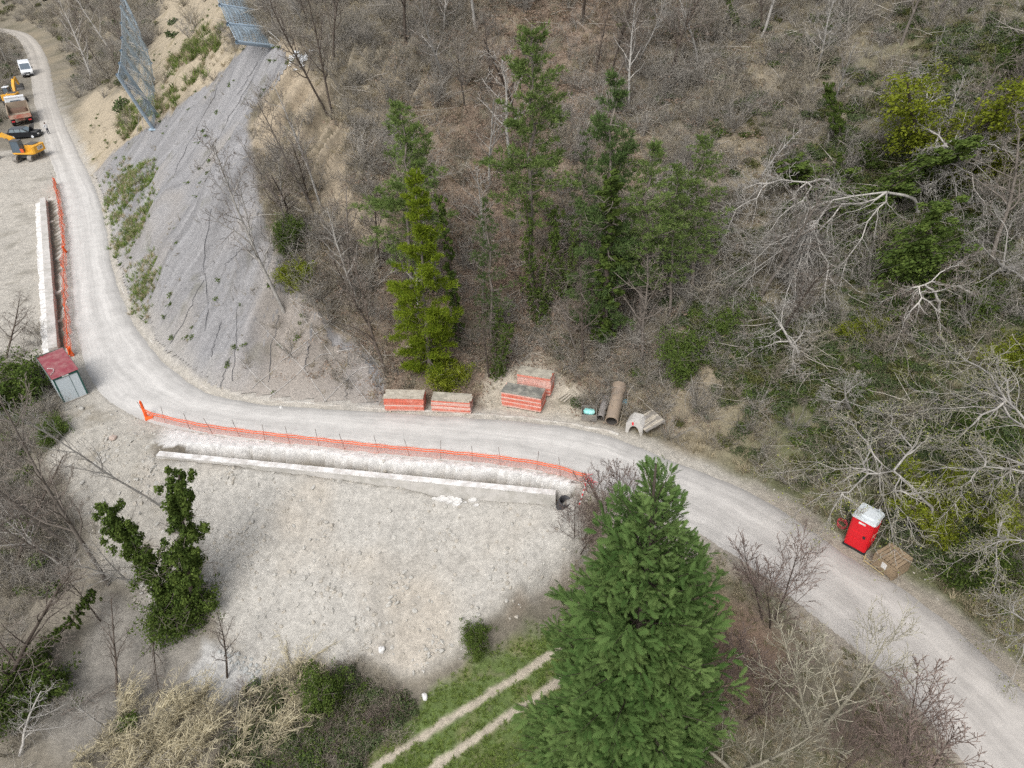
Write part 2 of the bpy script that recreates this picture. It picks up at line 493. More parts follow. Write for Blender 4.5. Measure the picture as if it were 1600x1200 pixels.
Z_FILL = wpoly([(230, 700), (245, 722), (600, 752), (868, 790), (905, 790), (912, 850), (850, 905), (790, 950), (720, 1008), (650, 1048), (560, 1040), (480, 1035), (410, 1066), (345, 1005), (332, 930), (300, 830), (220, 760)])
Z_SOIL = wpoly([(92, 642), (140, 600), (160, 610), (225, 655), (250, 690), (250, 740), (330, 930), (250, 960), (160, 900), (110, 800), (60, 700)])
Z_TERR = wpoly([(-60, 235), (70, 232), (88, 285), (85, 560), (62, 560), (40, 575), (-60, 560)])
Z_GRASS = wpoly([(520, 1210), (600, 1150), (700, 1068), (790, 1012), (850, 980), (900, 1000), (880, 1300), (480, 1300)])
Z_RAV = wpoly([(170, 930), (250, 945), (330, 1010), (320, 1090), (240, 1110), (130, 1180), (60, 1130), (110, 1010)])
Z_FLAT = wpoly([(318, 1005), (345, 1010), (412, 1068), (400, 1098), (330, 1095), (290, 1060)])
Z_BANKR = wpoly([(905, 760), (985, 790), (1105, 846), (1160, 880), (1215, 920), (1180, 940), (1090, 890), (960, 870), (850, 930), (800, 960), (905, 830)])
def area(name, poly, soft=.8, wob=.8, wsc=1.6):
    d = sdf(gx, gy, poly) + wob * fbm(gx, gy, wsc, 3, hash(name) % 97 if False else len(name) * 7)
    zone[name] = 1 - sstep(-soft, soft, d)
for a in (('net', NET, .3, .5, 1.2), ('beige', Z_BEIGE, 1.5, 2.5, 4), ('trail', Z_TRAIL, 1.0, 1.6, 2.5), ('sand', Z_SAND, .5, .8, 1.2), ('fill', Z_FILL, .5, .7, 1.4),
          ('soil', Z_SOIL, .6, 1., 1.6), ('terr', Z_TERR, .8, 1., 2.), ('grass', Z_GRASS, .6, .7, 1.2), ('rav', Z_RAV, .9, 1.3, 1.9), ('flat', Z_FLAT, .25, .4, .9), ('bankr', Z_BANKR, .6, .9, 1.3)): area(*a)
def paint(c, col, m):
    return c * (1 - m[:, None]) + np.array(col)[None, :] * m[:, None]
n1 = fbm(gx, gy, 6, 4, 101); n2 = fbm(gx, gy, 1.6, 4, 111); n3 = fbm(gx, gy, .6, 3, 121)
c = np.tile(np.array([.215, .19, .145]), (len(gx), 1))
c = paint(c, (.27, .23, .165), sstep(-.1, .5, n1))                                 # dry grass
c = paint(c, (.13, .12, .08), sstep(.0, .6, -n2 - .3 * n1) * .7)
litter = np.exp(-((GS - 20.5) / 2.2) ** 2) * (GD > 0) * sstep(-.3, .3, n2 + .2)
c = paint(c, (.235, .175, .135), litter * .8)
right = sstep(25, 27.5, GS) * (GD > 0)
c = paint(c, (.115, .125, .06), right * sstep(-.9, .1, n1) * .85)
dn = (GD < 0).astype(float)
c = paint(c, (.20, .18, .145), dn * (1 - sstep(24, 26, GS)))
c = paint(c, (.165, .145, .11), dn * sstep(24, 26, GS))
c = paint(c, (.11, .125, .055), dn * sstep(24, 26, GS) * sstep(.05, .6, n1 + .4 * n2) * .6)
c = paint(c, (.40, .34, .25), zone['beige'] * (.85 + .15 * n3)); c = paint(c, (.2, .17, .09), zone['beige'] * sstep(.25, .6, n2) * .7)
c = paint(c, (.34, .285, .21), zone['trail'] * sstep(-.5, .1, n2 + .25))
c = paint(c, (.42, .38, .31), zone['sand'] * sstep(-.6, 0, n2 + .3))
c = paint(c, (.36, .34, .30), zone['soil']); c = paint(c, (.27, .245, .2), zone['soil'] * sstep(.0, .5, n2))
c = paint(c, (.40, .375, .33), zone['terr']); c = paint(c, (.30, .28, .24), zone['terr'] * sstep(.1, .6, n2))
c = paint(c, (.30, .25, .2), zone['bankr'] * .8)
BRN = wpoly([(1060, 940), (1180, 950), (1230, 1010), (1200, 1110), (1080, 1120)])
c = paint(c, (.22, .145, .105), (1 - sstep(-1, 1, sdf(gx, gy, BRN) + n2)) * .7)
c = paint(c, (.40, .383, .348), zone['fill']); c = paint(c, (.40, .365, .312), zone['fill'] * sstep(-.1, .5, n1)); c = paint(c, (.345, .325, .29), zone['fill'] * sstep(.15, .6, n2) * .6)
c = paint(c, (.23, .215, .19), zone['rav']); c = paint(c, (.17, .16, .14), zone['rav'] * sstep(.1, .5, n1)); c = paint(c, (.39, .385, .37), zone['flat'])
c = paint(c, (.22, .22, .23), zone['net'] * .8)
g = zone['grass']
c = paint(c, (.12, .165, .055), g); c = paint(c, (.19, .19, .09), g * sstep(.1, .5, n2)); c = paint(c, (.2, .18, .12), g * sstep(.3, .6, n3) * .5)
# wheel ruts of the grassy track
RUT = [np.array([P(*p, -6.3)[:2] for p in L]) for L in ([(520, 1240), (832, 1042)], [(612, 1244), (836, 1090)])]
RUT = [np.array([L[0], L[1], L[1] + (L[1] - L[0]) * .5]) for L in RUT]
def dpoly(x, y, L):
    d = np.full(len(x), 1e9)
    for a, b in zip(L[:-1], L[1:]):
        e = b - a; h = np.clip(((x - a[0]) * e[0] + (y - a[1]) * e[1]) / (e @ e), 0, 1)
        d = np.minimum(d, np.hypot(x - a[0] - e[0] * h, y - a[1] - e[1] * h))
    return d
rut = np.zeros(len(gx))
for L in RUT: rut = np.maximum(rut, 1 - sstep(.14, .32, dpoly(gx, gy, L) + .16 * n3))
c = paint(c, (.46, .405, .325), rut * .95)
# trampled strip beside the road, white lip on the valley side, trench
A = np.abs(GD)
edge = (1 - sstep(.3, 1.3, A + .5 * n2)) * sstep(4, 6, GS)
c = paint(c, (.42, .395, .35), edge * .85)
near_r = edge * sstep(26, 28, GS)
c = paint(c, (.27, .235, .19), near_r * .8)
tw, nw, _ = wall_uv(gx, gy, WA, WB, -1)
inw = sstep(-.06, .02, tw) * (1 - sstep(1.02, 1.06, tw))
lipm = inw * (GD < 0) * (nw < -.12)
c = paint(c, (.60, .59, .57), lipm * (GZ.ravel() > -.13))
c = paint(c, (.17, .15, .12), lipm * (GZ.ravel() <= -.13) * (.8 + .3 * n3))  # scarp and trench soil darkened in colour to suggest shade below the lip
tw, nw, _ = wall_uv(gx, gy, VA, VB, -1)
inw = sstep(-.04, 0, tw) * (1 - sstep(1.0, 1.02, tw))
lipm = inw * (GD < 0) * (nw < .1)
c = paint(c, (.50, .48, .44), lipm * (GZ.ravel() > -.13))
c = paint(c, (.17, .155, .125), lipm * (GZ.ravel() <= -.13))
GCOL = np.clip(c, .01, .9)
def gcol(x, y):
    i = np.clip(np.searchsorted(GX, x) - 1, 0, len(GX) - 1); j = np.clip(np.searchsorted(GY, y) - 1, 0, len(GY) - 1)
    return j * len(GX) + i
def zsample(name, x, y): return zone[name][gcol(x, y)]

m, t, out = new_mat('ground')
at = t.nodes.new('ShaderNodeAttribute'); at.attribute_name = 'col'
cc = mulcol(t, at.outputs['Color'], maprange(t, noise_val(t, 2.2, 6, .72), .25, .75, .68, 1.32))
cc = mulcol(t, cc, maprange(t, noise_val(t, 17, 3, .7), .3, .7, .88, 1.12))
vor = t.nodes.new('ShaderNodeTexVoronoi'); vor.inputs['Scale'].default_value = 7
tc = t.nodes.new('ShaderNodeTexCoord'); t.links.new(tc.outputs['Object'], vor.inputs['Vector'])
cc = mulcol(t, cc, maprange(t, vor.outputs['Distance'], 0, .7, 1.08, .9))
p = t.nodes.new('ShaderNodeBsdfPrincipled'); p.inputs['Roughness'].default_value = .95; p.inputs['Specular IOR Level'].default_value = .1
t.links.new(cc, p.inputs['Base Color'])
t.links.new(bump(t, noise_val(t, 6, 6, .7), .6, .10), p.inputs['Normal'])
t.links.new(p.outputs[0], out.inputs[0])
M_GROUND = m
ny, nx = MX.shape
ii = (np.arange(ny - 1)[:, None] * nx + np.arange(nx - 1)[None, :]).ravel()
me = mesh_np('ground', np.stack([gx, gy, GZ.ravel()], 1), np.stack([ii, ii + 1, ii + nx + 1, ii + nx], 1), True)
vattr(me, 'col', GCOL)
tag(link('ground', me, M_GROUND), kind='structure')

# ---------------------------------------------------------------- road sheet
NL = 17
lat = np.linspace(-1, 1, NL)
wob_i = .16 * fbm(CL[:, 0], CL[:, 1], 1.3, 3, 5); wob_o = .22 * fbm(CL[:, 0] + 40, CL[:, 1], 1.5, 3, 6)
RV = []; RC = []
for k in range(NC):
    for u in lat:
        hw = HW[k] + (wob_i[k] if u > 0 else wob_o[k]) + .06
        q = CL[k] + LN[k] * u * hw
        RV.append((q[0], q[1], .03 + .05 * (1 - u * u) - (.14 if abs(u) == 1 else 0)))
        RC.append((u + 1) / 2)
RV = np.array(RV); RC = np.array(RC)
RV[:, 2] += .02 * fbm(RV[:, 0], RV[:, 1], 1.5, 3, 8)
ii = (np.arange(NC - 1)[:, None] * NL + np.arange(NL - 1)[None, :]).ravel()
me = mesh_np('road', RV, np.stack([ii, ii + NL, ii + NL + 1, ii + 1], 1), True)
vattr(me, 'lat', RC)
vattr(me, 'along', np.repeat(np.arange(NC) / NSP, NL))
m, t, out = new_mat('gravel_road')
la = t.nodes.new('ShaderNodeAttribute'); la.attribute_name = 'lat'
al = t.nodes.new('ShaderNodeAttribute'); al.attribute_name = 'along'
wv = noise_val(t, .35, 3)
latw = t.nodes.new('ShaderNodeMath'); latw.operation = 'MULTIPLY_ADD'; t.links.new(wv, latw.inputs[0]); latw.inputs[1].default_value = .16; t.links.new(la.outputs['Fac'], latw.inputs[2])
ramp = t.nodes.new('ShaderNodeValToRGB'); cr_ = ramp.color_ramp
stops = [(0, .78), (.14, .86), (.24, .98), (.33, 1.05), (.44, .93), (.55, .92), (.66, 1.05), (.76, 1.02), (.88, .9), (1, .8)]
while len(cr_.elements) < len(stops): cr_.elements.new(.5)
for e, (pp, vv) in zip(cr_.elements, stops): e.position = pp; e.color = (vv / 1.2,) * 3 + (1,)
t.links.new(latw.outputs[0], ramp.inputs['Fac'])
c1 = mixcol(t, maprange(t, al.outputs['Fac'], 23, 30, 0, 1), (.515, .50, .475), (.44, .415, .385))
c1 = mixcol(t, maprange(t, al.outputs['Fac'], 4, 8.5, 0, 1), (.40, .37, .325), c1)
c2 = t.nodes.new('ShaderNodeMix'); c2.data_type = 'RGBA'; c2.blend_type = 'MULTIPLY'; c2.inputs['Factor'].default_value = 1
t.links.new(c1, c2.inputs[6]); t.links.new(ramp.outputs['Color'], c2.inputs[7])
cc = mulcol(t, c2.outputs[2], maprange(t, noise_val(t, .8, 6, .7), .25, .75, 1.02, 1.38))
cmb = t.nodes.new('ShaderNodeCombineXYZ'); sc1 = t.nodes.new('ShaderNodeMath'); sc1.operation = 'MULTIPLY'; sc1.inputs[1].default_value = 13; t.links.new(latw.outputs[0], sc1.inputs[0]); t.links.new(sc1.outputs[0], cmb.inputs[0])
sc2 = t.nodes.new('ShaderNodeMath'); sc2.operation = 'MULTIPLY'; sc2.inputs[1].default_value = .5; t.links.new(al.outputs['Fac'], sc2.inputs[0]); t.links.new(sc2.outputs[0], cmb.inputs[1])
cc = mulcol(t, cc, maprange(t, noise_val(t, 1.0, 4, .65, vec=cmb.outputs[0]), .3, .7, .86, 1.12))
cc = mulcol(t, cc, maprange(t, noise_val(t, 14, 3, .7), .3, .7, .96, 1.04))
p = t.nodes.new('ShaderNodeBsdfPrincipled'); p.inputs['Roughness'].default_value = .9; p.inputs['Specular IOR Level'].default_value = .15
t.links.new(cc, p.inputs['Base Color'])
t.links.new(bump(t, noise_val(t, 18, 5, .7), .35, .03), p.inputs['Normal'])
t.links.new(p.outputs[0], out.inputs[0])
tag(link('road', me, m), kind='structure')
# ---------------------------------------------------------------- concrete kerb along the hill side of the road
M_CONC = surf('concrete', (.52, .50, .47), .9, .18, 2.5, (.40, .385, .35), 1.1, bmp=.3, bscale=12)
M_CONCD = surf('concrete_grey', (.36, .355, .34), .9, .2, 2.0, (.28, .27, .25), 1.3, bmp=.3, bscale=12)
M_WHITE = surf('white_cement', (.74, .73, .71), .9, .15, 3.0, (.5, .48, .45), 1.6, bmp=.3)
k0, k1 = st(7), st(24)
KV = []; prof4 = [(.10, -.12), (.10, .07), (.13, .10), (.24, .10), (.28, .06), (.28, -.12)]
for k in range(k0, k1 + 1):
    hw = HW[k] + .1 + .05 * math.sin(k * .9)
    dz = .03 * math.sin(k * .37) + .02 * math.sin(k * 1.3)
    for a, b in prof4:
        q = CL[k] + LN[k] * (hw + a)
        KV.append((q[0], q[1], b + dz))
n = len(prof4); KF = []
for k in range(k1 - k0):
    for j in range(n - 1): KF.append((k * n + j, k * n + j + 1, (k + 1) * n + j + 1, (k + 1) * n + j))
tag(link('kerb', mesh_np('kerb', np.array(KV), np.array(KF)), surf('kerb_concrete', (.46, .44, .40), .9, .3, 1.5, (.34, .31, .27), .8)), kind='structure')

# ---------------------------------------------------------------- retaining walls
def beam(name, a, b, prof_, mat, parent, segs=40, wob=.015, z0=0):
    """prof_: closed (offset towards valley, z) outline swept from a to b"""
    L = np.linalg.norm(b - a); tt = (b - a) / L; nn = np.array([tt[1], -tt[0]])
    V = []; F = []; n = len(prof_)
    for k in range(segs + 1):
        q = a + (b - a) * k / segs
        for (o, z) in prof_:
            r = random.uniform(-wob, wob)
            V.append((q[0] + nn[0] * (o + r), q[1] + nn[1] * (o + r), z + z0 + r))
    for k in range(segs):
        for j in range(n): F.append((k * n + j, k * n + (j + 1) % n, (k + 1) * n + (j + 1) % n, (k + 1) * n + j))
    me = bpy.data.meshes.new(name)
    me.from_pydata(V, [], F + [tuple(range(n)), tuple(range(segs * n + n - 1, segs * n - 1, -1))]); me.update()
    return link(name, me, mat, parent)
wl = empty('retaining_wall', (0, 0, 0), 0, 'long pale concrete retaining beam across the top of the bare spoil slope', 'wall')
beam('wall_beam', WA, WB, [(.0, -2.2), (.0, -.02), (-.03, .0), (-.36, .0), (-.39, -.02), (-.39, -2.2)], M_CONC, wl, z0=WZ)
beam('coping', WA + (WB - WA) * .002, WB - (WB - WA) * .001, [(.02, -.005), (.02, .05), (-.41, .05), (-.41, -.005)], M_WHITE, wl, 60, .008, WZ)
# cement splashed in front of the beam
mb = MB()
for _ in range(34):
    t_ = random.gauss(.755, .03); o = random.uniform(.05, .42)
    q = WA + (WB - WA) * t_; d_ = (WB - WA) / np.linalg.norm(WB - WA); q = q + np.array([d_[1], -d_[0]]) * o
    r_ = random.uniform(.08, .22)
    mb.lathe([(0, .05), (r_ * .6, .07), (r_, -.1)], 9, Matrix.Translation((q[0], q[1], float(hz(q[0], q[1])) + random.uniform(.02, .1))) @ Matrix.Rotation(.5, 4, 'X') @ Matrix.Scale(1.6, 4, (1, 0, 0)))
tag(mb.build('cement_spill', surf('dried_cement', (.54, .53, .51), .9, .2, 3), wl), kind='stuff')
w2 = empty('retaining_wall', (0, 0, 0), 0, 'stepped concrete retaining wall beside the straight, ending behind the small shed', 'wall')
beam('wall_beam', VA, VB, [(.0, -2), (.0, .45), (-.02, .48), (-.62, .48), (-.64, .45), (-.64, -2)], M_CONC, w2, 40, .015, W2Z)
V2A, V2B = VA, VB
beam('footing', V2A, V2B, [(.62, -2), (.58, .0), (.50, .05), (.01, .10), (.01, -2)], M_WHITE, w2, 70, .07, W2Z)
# drain pipe at the end of the long beam
q = P(878, 783, -.6)
dp = empty('drain_pipe', (q[0], q[1], -1.15), 0, 'short dark plastic pipe standing in the trench at the end of the long concrete beam', 'pipe')
MB().lathe([(.0, .05), (.30, .05), (.30, .0), (.36, 0), (.36, .12), (.33, .14), (.33, .34), (.36, .36), (.36, .46), (.33, .48), (.33, .68), (.36, .7), (.36, .85), (.31, .85), (.31, .1)], 20).build('pipe_wall', surf('black_plastic', (.05, .05, .055), .5, .2), dp, rot=(.25, .2, 0), smooth=True)

# ---------------------------------------------------------------- orange barrier fences
def netmat(name, colr, dens, scale):
    m, t, out = new_mat(name)
    d = t.nodes.new('ShaderNodeBsdfPrincipled'); d.inputs['Roughness'].default_value = .6
    d.inputs['Base Color'].default_value = (*colr, 1)
    tr = t.nodes.new('ShaderNodeBsdfTransparent')
    uv = t.nodes.new('ShaderNodeUVMap')
    mx = t.nodes.new('ShaderNodeMixShader')
    sep = t.nodes.new('ShaderNodeSeparateXYZ'); t.links.new(uv.outputs[0], sep.inputs[0])
    def band(sock, sc):
        a = t.nodes.new('ShaderNodeMath'); a.operation = 'MULTIPLY'; a.inputs[1].default_value = sc; t.links.new(sock, a.inputs[0])
        f = t.nodes.new('ShaderNodeMath'); f.operation = 'FRACT'; t.links.new(a.outputs[0], f.inputs[0])
        l = t.nodes.new('ShaderNodeMath'); l.operation = 'LESS_THAN'; l.inputs[1].default_value = dens; t.links.new(f.outputs[0], l.inputs[0])
        return l.outputs[0]
    a = t.nodes.new('ShaderNodeMath'); a.operation = 'MAXIMUM'
    t.links.new(band(sep.outputs[0], scale), a.inputs[0]); t.links.new(band(sep.outputs[1], scale * .7), a.inputs[1])
    t.links.new(a.outputs[0], mx.inputs[0]); t.links.new(tr.outputs[0], mx.inputs[1]); t.links.new(d.outputs[0], mx.inputs[2])
    t.links.new(mx.outputs[0], out.inputs[0])
    return m
M_NETO = netmat('orange_net', (.80, .16, .06), .125, 14.0)
M_NETD = netmat('orange_net_bunched', (.85, .13, .03), .36, 14.0)
M_ORANGE = surf('orange_plastic', (.85, .14, .03), .5, .15, 4)
M_RUST = surf('rusty_rebar', (.11, .07, .05), .8, .2, 4)
M_TAPE_R = surf('red_tape', (.62, .04, .05), .6, .1)
def grid_uv(name, G, mat, parent, us, vs_):
    """G (nu,nv,3) sheet with UV in metres"""
    nu, nv = G.shape[:2]
    ii = (np.arange(nu - 1)[:, None] * nv + np.arange(nv - 1)[None, :]).ravel()
    F = np.stack([ii, ii + nv, ii + nv + 1, ii + 1], 1)
    me = mesh_np(name, G.reshape(-1, 3), F, True)
    uvl = me.uv_layers.new(name='UVMap')
    UV = np.stack(np.broadcast_arrays(us[:, None], vs_[None, :]), -1).reshape(-1, 2)
    uvl.data.foreach_set('uv', UV[F.ravel()].astype(np.float32).ravel())
    return link(name, me, mat, parent)
def resample(pts, step):
    pts = np.asarray(pts, float); seg = np.linalg.norm(np.diff(pts, axis=0), axis=1); s = np.concatenate([[0], np.cumsum(seg)])
    n = max(2, int(round(s[-1] / step)) + 1); u = np.linspace(0, s[-1], n)
    return np.stack([np.interp(u, s, pts[:, i]) for i in range(pts.shape[1])], 1), u
def net_fence(label, pix, height, post_step, seed, crumple, ropes, netm, group=None, posts=True):
    base = cr(np.array([P(*p, 0)[:2] for p in pix]), 12)
    pts, u = resample(base, .25)
    tn = np.gradient(pts, axis=0); tn /= np.linalg.norm(tn, axis=1)[:, None]; nn = np.stack([-tn[:, 1], tn[:, 0]], 1)
    root = empty('barrier_fence', (pts[0][0], pts[0][1], 0), 0, label, 'fence', group)
    o3 = np.array([pts[0][0], pts[0][1], 0])
    zb = np.maximum(hz(pts[:, 0], pts[:, 1]), -.1)
    # net sheet hanging in sags between the posts
    vs_ = np.linspace(0, 1, 7)
    ph = u / post_step * math.pi
    top = height * (1 - .10 * np.sin(ph) ** 2 - crumple * .45 * (fbm(u, u * 0, 2.2, 3, seed) + .3))
    G = np.zeros((len(u), 7, 3))
    for j, v in enumerate(vs_):
        off = crumple * .5 * fbm(u, u * 0 + v * 2, .9, 3, seed + 3) + .05 * fbm(u, u * 0 + v, .5, 2, seed + 5) - .08 * v
        G[:, j, 0] = pts[:, 0] + nn[:, 0] * off; G[:, j, 1] = pts[:, 1] + nn[:, 1] * off; G[:, j, 2] = zb + .02 + v * top
    grid_uv('net', G - o3, netm, root, u, vs_ * height)
    for h in ropes:
        off = .03 - .08 * h
        z = zb + h * (1 - .05 * np.sin(ph) ** 2) * np.where(np.arange(len(u)) < 4, 1.0, 1.0) * (top / height if crumple > .2 else 1)
        V, F = tube_np(np.stack([pts[:, 0] + nn[:, 0] * off, pts[:, 1] + nn[:, 1] * off, z], 1) - o3, .03, 5)
        link('rope', mesh_np('rope', V, F), M_ORANGE, root)
    if posts:
        d = 0
        pm = MB().tube([(0, 0, -.4), (.01, 0, .7), (0, .012, 1.42)], .014, 6).mesh('post')
        while d <= u[-1]:
            k = np.argmin(abs(u - d))
            o = link('post', pm, M_RUST, root, (pts[k][0] - o3[0], pts[k][1] - o3[1], zb[k]), (random.uniform(-.12, .12), random.uniform(-.14, .14), 0))
            d += post_step * random.uniform(.85, 1.15)
    return root, pts
f1, fp1 = net_fence('orange net fence on rusty stakes along the open edge above the spoil slope',
                    [(229, 652), (255, 661), (330, 677), (430, 690), (520, 700), (610, 710), (700, 718), (785, 727), (860, 739), (918, 757)], .95, 1.9, 4, .05, (.60, .78), M_NETO)
def bundle(parent, x, y, h, n, sx, seed, mat=None):
    """net gathered into a dense upright wad"""
    rs = random.Random(seed); mb = MB()
    for i in range(n):
        a = rs.uniform(0, 6.28); r = rs.uniform(.02, sx)
        mb.tube([(x + r * math.cos(a), y + r * math.sin(a), .0), (x + r * .5 * math.cos(a + .5), y + r * .5 * math.sin(a + .5), h * .5), (x + r * .7 * math.cos(a + 1), y + r * .7 * math.sin(a + 1), h * rs.uniform(.85, 1.05))], [.035, .05, .03], 5)
    return mb.build('gathered_net', M_ORANGE, parent)
bundle(f1, 0, 0, 1.35, 9, .11, 3)
MB().box((.25, -.15, .05), (.5, .3, .12), (0, 0, .4)).build('net_roll_end', M_ORANGE, f1)
e = P(918, 757, 0) - P(229, 652, 0)
mb = MB()
rs = random.Random(9)
for i in range(16):
    p0 = Vector((e[0] + rs.uniform(-.25, .25), e[1] + rs.uniform(-.2, .2), rs.uniform(.2, 1.0)))
    p1 = p0 + Vector((rs.uniform(-.5, .5), rs.uniform(-.5, .3), rs.uniform(-.5, .4)))
    mb.tube([p0, (p0 + p1) / 2 + Vector((0, 0, -.08)), p1], .016, 4)
mb.build('tangled_tape', M_TAPE_R, f1)
g_ = hit(905, 790); s_ = P(918, 757, 0)
mb = MB(); mb2 = MB()
for i in range(12):
    a = i / 12; b = (i + 1) / 12
    fz = lambda f: .75 * (1 - f) ** 1.6
    pa = [s_[0] + (g_[0] - s_[0]) * a - o for o in (0,)]
    q0 = np.array([s_[0] + (g_[0] - s_[0]) * a, s_[1] + (g_[1] - s_[1]) * a, g_[2] * a + fz(a) + .04]) - np.array([fp1[0][0], fp1[0][1], 0])
    q1 = np.array([s_[0] + (g_[0] - s_[0]) * b, s_[1] + (g_[1] - s_[1]) * b, g_[2] * b + fz(b) + .04]) - np.array([fp1[0][0], fp1[0][1], 0])
    (mb if i % 2 else mb2).tube([q0, q1], .035, 4)
tp = tag(mb.build('warning_tape', M_TAPE_R, f1), kind='stuff'); tag(mb2.build('white_band', M_WHITE, tp), kind='stuff')
f2, fp2 = net_fence('crumpled orange net fence between the straight road and the stepped wall',
                    [(88, 288), (97, 330), (102, 380), (104, 430), (106, 480), (110, 525), (112, 556)], 1.05, 3.4, 14, .55, (.8,), M_NETD)
e2 = fp2[-1] - fp2[0]
bundle(f2, e2[0], e2[1], .8, 10, .28, 5); bundle(f2, 0, 0, .8, 4, .08, 6)
km = fp2[len(fp2) // 2 + 3] - fp2[0]
bundle(f2, km[0], km[1], .75, 8, .22, 8)

# ---------------------------------------------------------------- steel netting draped over the spur
x0, y0 = NET.min(0); x1, y1 = NET.max(0)
hx = .28
NXs = np.arange(x0 - .5, x1 + .5, hx); NYs = np.arange(y0 - .5, y1 + .5, hx)
QX, QY = np.meshgrid(NXs, NYs)
sd_ = sdf(QX, QY, NET).reshape(QX.shape) + .9 * fbm(QX, QY, 2.4, 4, 19)
D_, S_ = near(QX, QY); D_ = D_.reshape(QX.shape); S_ = (S_ / NSP).reshape(QX.shape)
QZ = hz(QX, QY) + .07 + .05 * fbm(S_ * 9, D_ * .25, 1.0, 2, 23) + .03 * fbm(QX, QY, .7, 2, 25)
QZ = np.where(sd_ > -.25, QZ - .05, QZ)
ny_, nx_ = QX.shape
ii = (np.arange(ny_ - 1)[:, None] * nx_ + np.arange(nx_ - 1)[None, :])
keep = (sd_[:-1, :-1] < 0) & (sd_[1:, 1:] < 0) & (D_[:-1, :-1] > .35) & (D_[1:, 1:] > .35)
ii = ii[keep]
F = np.stack([ii, ii + 1, ii + nx_ + 1, ii + nx_], 1)
us_, inv = np.unique(F, return_inverse=True)
me = mesh_np('netting_sheet', np.stack([QX.ravel(), QY.ravel(), QZ.ravel()], 1)[us_], inv.reshape(F.shape), True)
sx_, sy_ = QX.ravel()[us_], QY.ravel()[us_]; sS = S_.ravel()[us_]; sDd = D_.ravel()[us_]
base = np.tile(np.array([.235, .232, .234]), (len(us_), 1))
st1 = fbm(sS * 7, sDd * .12, 1.0, 3, 43); st2 = fbm(sS * 22, sDd * .2, 1.0, 2, 47)
base *= (1 + .2 * st1 + .2 * st2)[:, None]
warm = sstep(-.1, .5, fbm(sx_, sy_, 5, 3, 49) + .5 * sstep(14.0, 17.5, sS) - .2)
base = paint(base, (.27, .25, .225), warm * .8)
base = paint(base, (.16, .155, .13), sstep(.3, .65, fbm(sx_, sy_, 1.3, 4, 53)) * .7)
base = paint(base, (.34, .325, .30), (1 - sstep(.5, 2.5, sDd + 1.2 * fbm(sx_, sy_, 1.5, 3, 59))) * .6)
base = paint(base, (.27, .225, .185), sstep(15.2, 17.2, sS + .5 * fbm(sx_, sy_, 2, 3, 67)) * .4)
vattr(me, 'col', base)
m, t, out = new_mat('steel_netting')
at = t.nodes.new('ShaderNodeAttribute'); at.attribute_name = 'col'
cc = mulcol(t, at.outputs['Color'], maprange(t, noise_val(t, 5, 5, .75), .25, .75, .72, 1.28))
cc = mulcol(t, cc, maprange(t, noise_val(t, 26, 2, .7), .3, .7, .82, 1.18))
p = t.nodes.new('ShaderNodeBsdfPrincipled'); p.inputs['Roughness'].default_value = .75; p.inputs['Specular IOR Level'].default_value = .2
t.links.new(cc, p.inputs['Base Color'])
t.links.new(bump(t, noise_val(t, 9, 5, .75), .7, .08), p.inputs['Normal'])
t.links.new(p.outputs[0], out.inputs[0])
nroot = empty('slope_netting', hit(300, 500), 0, 'grey steel rockfall netting draped over the bare spur beside the road bend', 'netting')
nl = np.array(nroot.location)
me.transform(Matrix.Translation(-nroot.location))
link('netting_sheet', me, m, nroot)
M_SEAM = surf('seam_wire', (.12, .12, .125), .6, .2)
M_CABLE = surf('steel_cable', (.50, .49, .47), .5, .15)
def ground_line(pix, n, lift, jit=0):
    out = []
    pix = np.array(pix, float); s = np.concatenate([[0], np.cumsum(np.linalg.norm(np.diff(pix, axis=0), axis=1))])
    for u in np.linspace(0, s[-1], n):
        h_ = hit(np.interp(u, s, pix[:, 0]) + random.uniform(-jit, jit), np.interp(u, s, pix[:, 1]))
        h_[2] += lift
        out.append(h_)
    return np.array(out)
for pix in ([(345, 130), (300, 220), (270, 280)], [(330, 330), (318, 420), (326, 480), (322, 520)], [(345, 505), (330, 560)], [(372, 480), (368, 560), (362, 600)],
            [(438, 495), (425, 540), (420, 600)], [(484, 540), (478, 580)], [(380, 390), (352, 418)], [(318, 440), (290, 500), (268, 540)], [(360, 560), (345, 610)],
            [(398, 120), (350, 200), (318, 262)], [(545, 590), (540, 626)], [(402, 100), (372, 150)]):
    V, F = tube_np(ground_line(pix, 14, .12, 2.5) - nl, .02, 4)
    link('seam', mesh_np('seam', V, F), M_SEAM, nroot)
for pix in ([(400, 505), (480, 585), (510, 630)], [(455, 475), (520, 560), (575, 632)], [(452, 470), (560, 535), (604, 590)], [(395, 610), (450, 560), (530, 500)], [(420, 625), (500, 560), (560, 545)], [(505, 632), (560, 580), (596, 575)], [(370, 560), (430, 620)]):
    V, F = tube_np(ground_line(pix, 12, .14) - nl, .018, 4)
    link('cable', mesh_np('cable', V, F), M_CABLE, nroot)

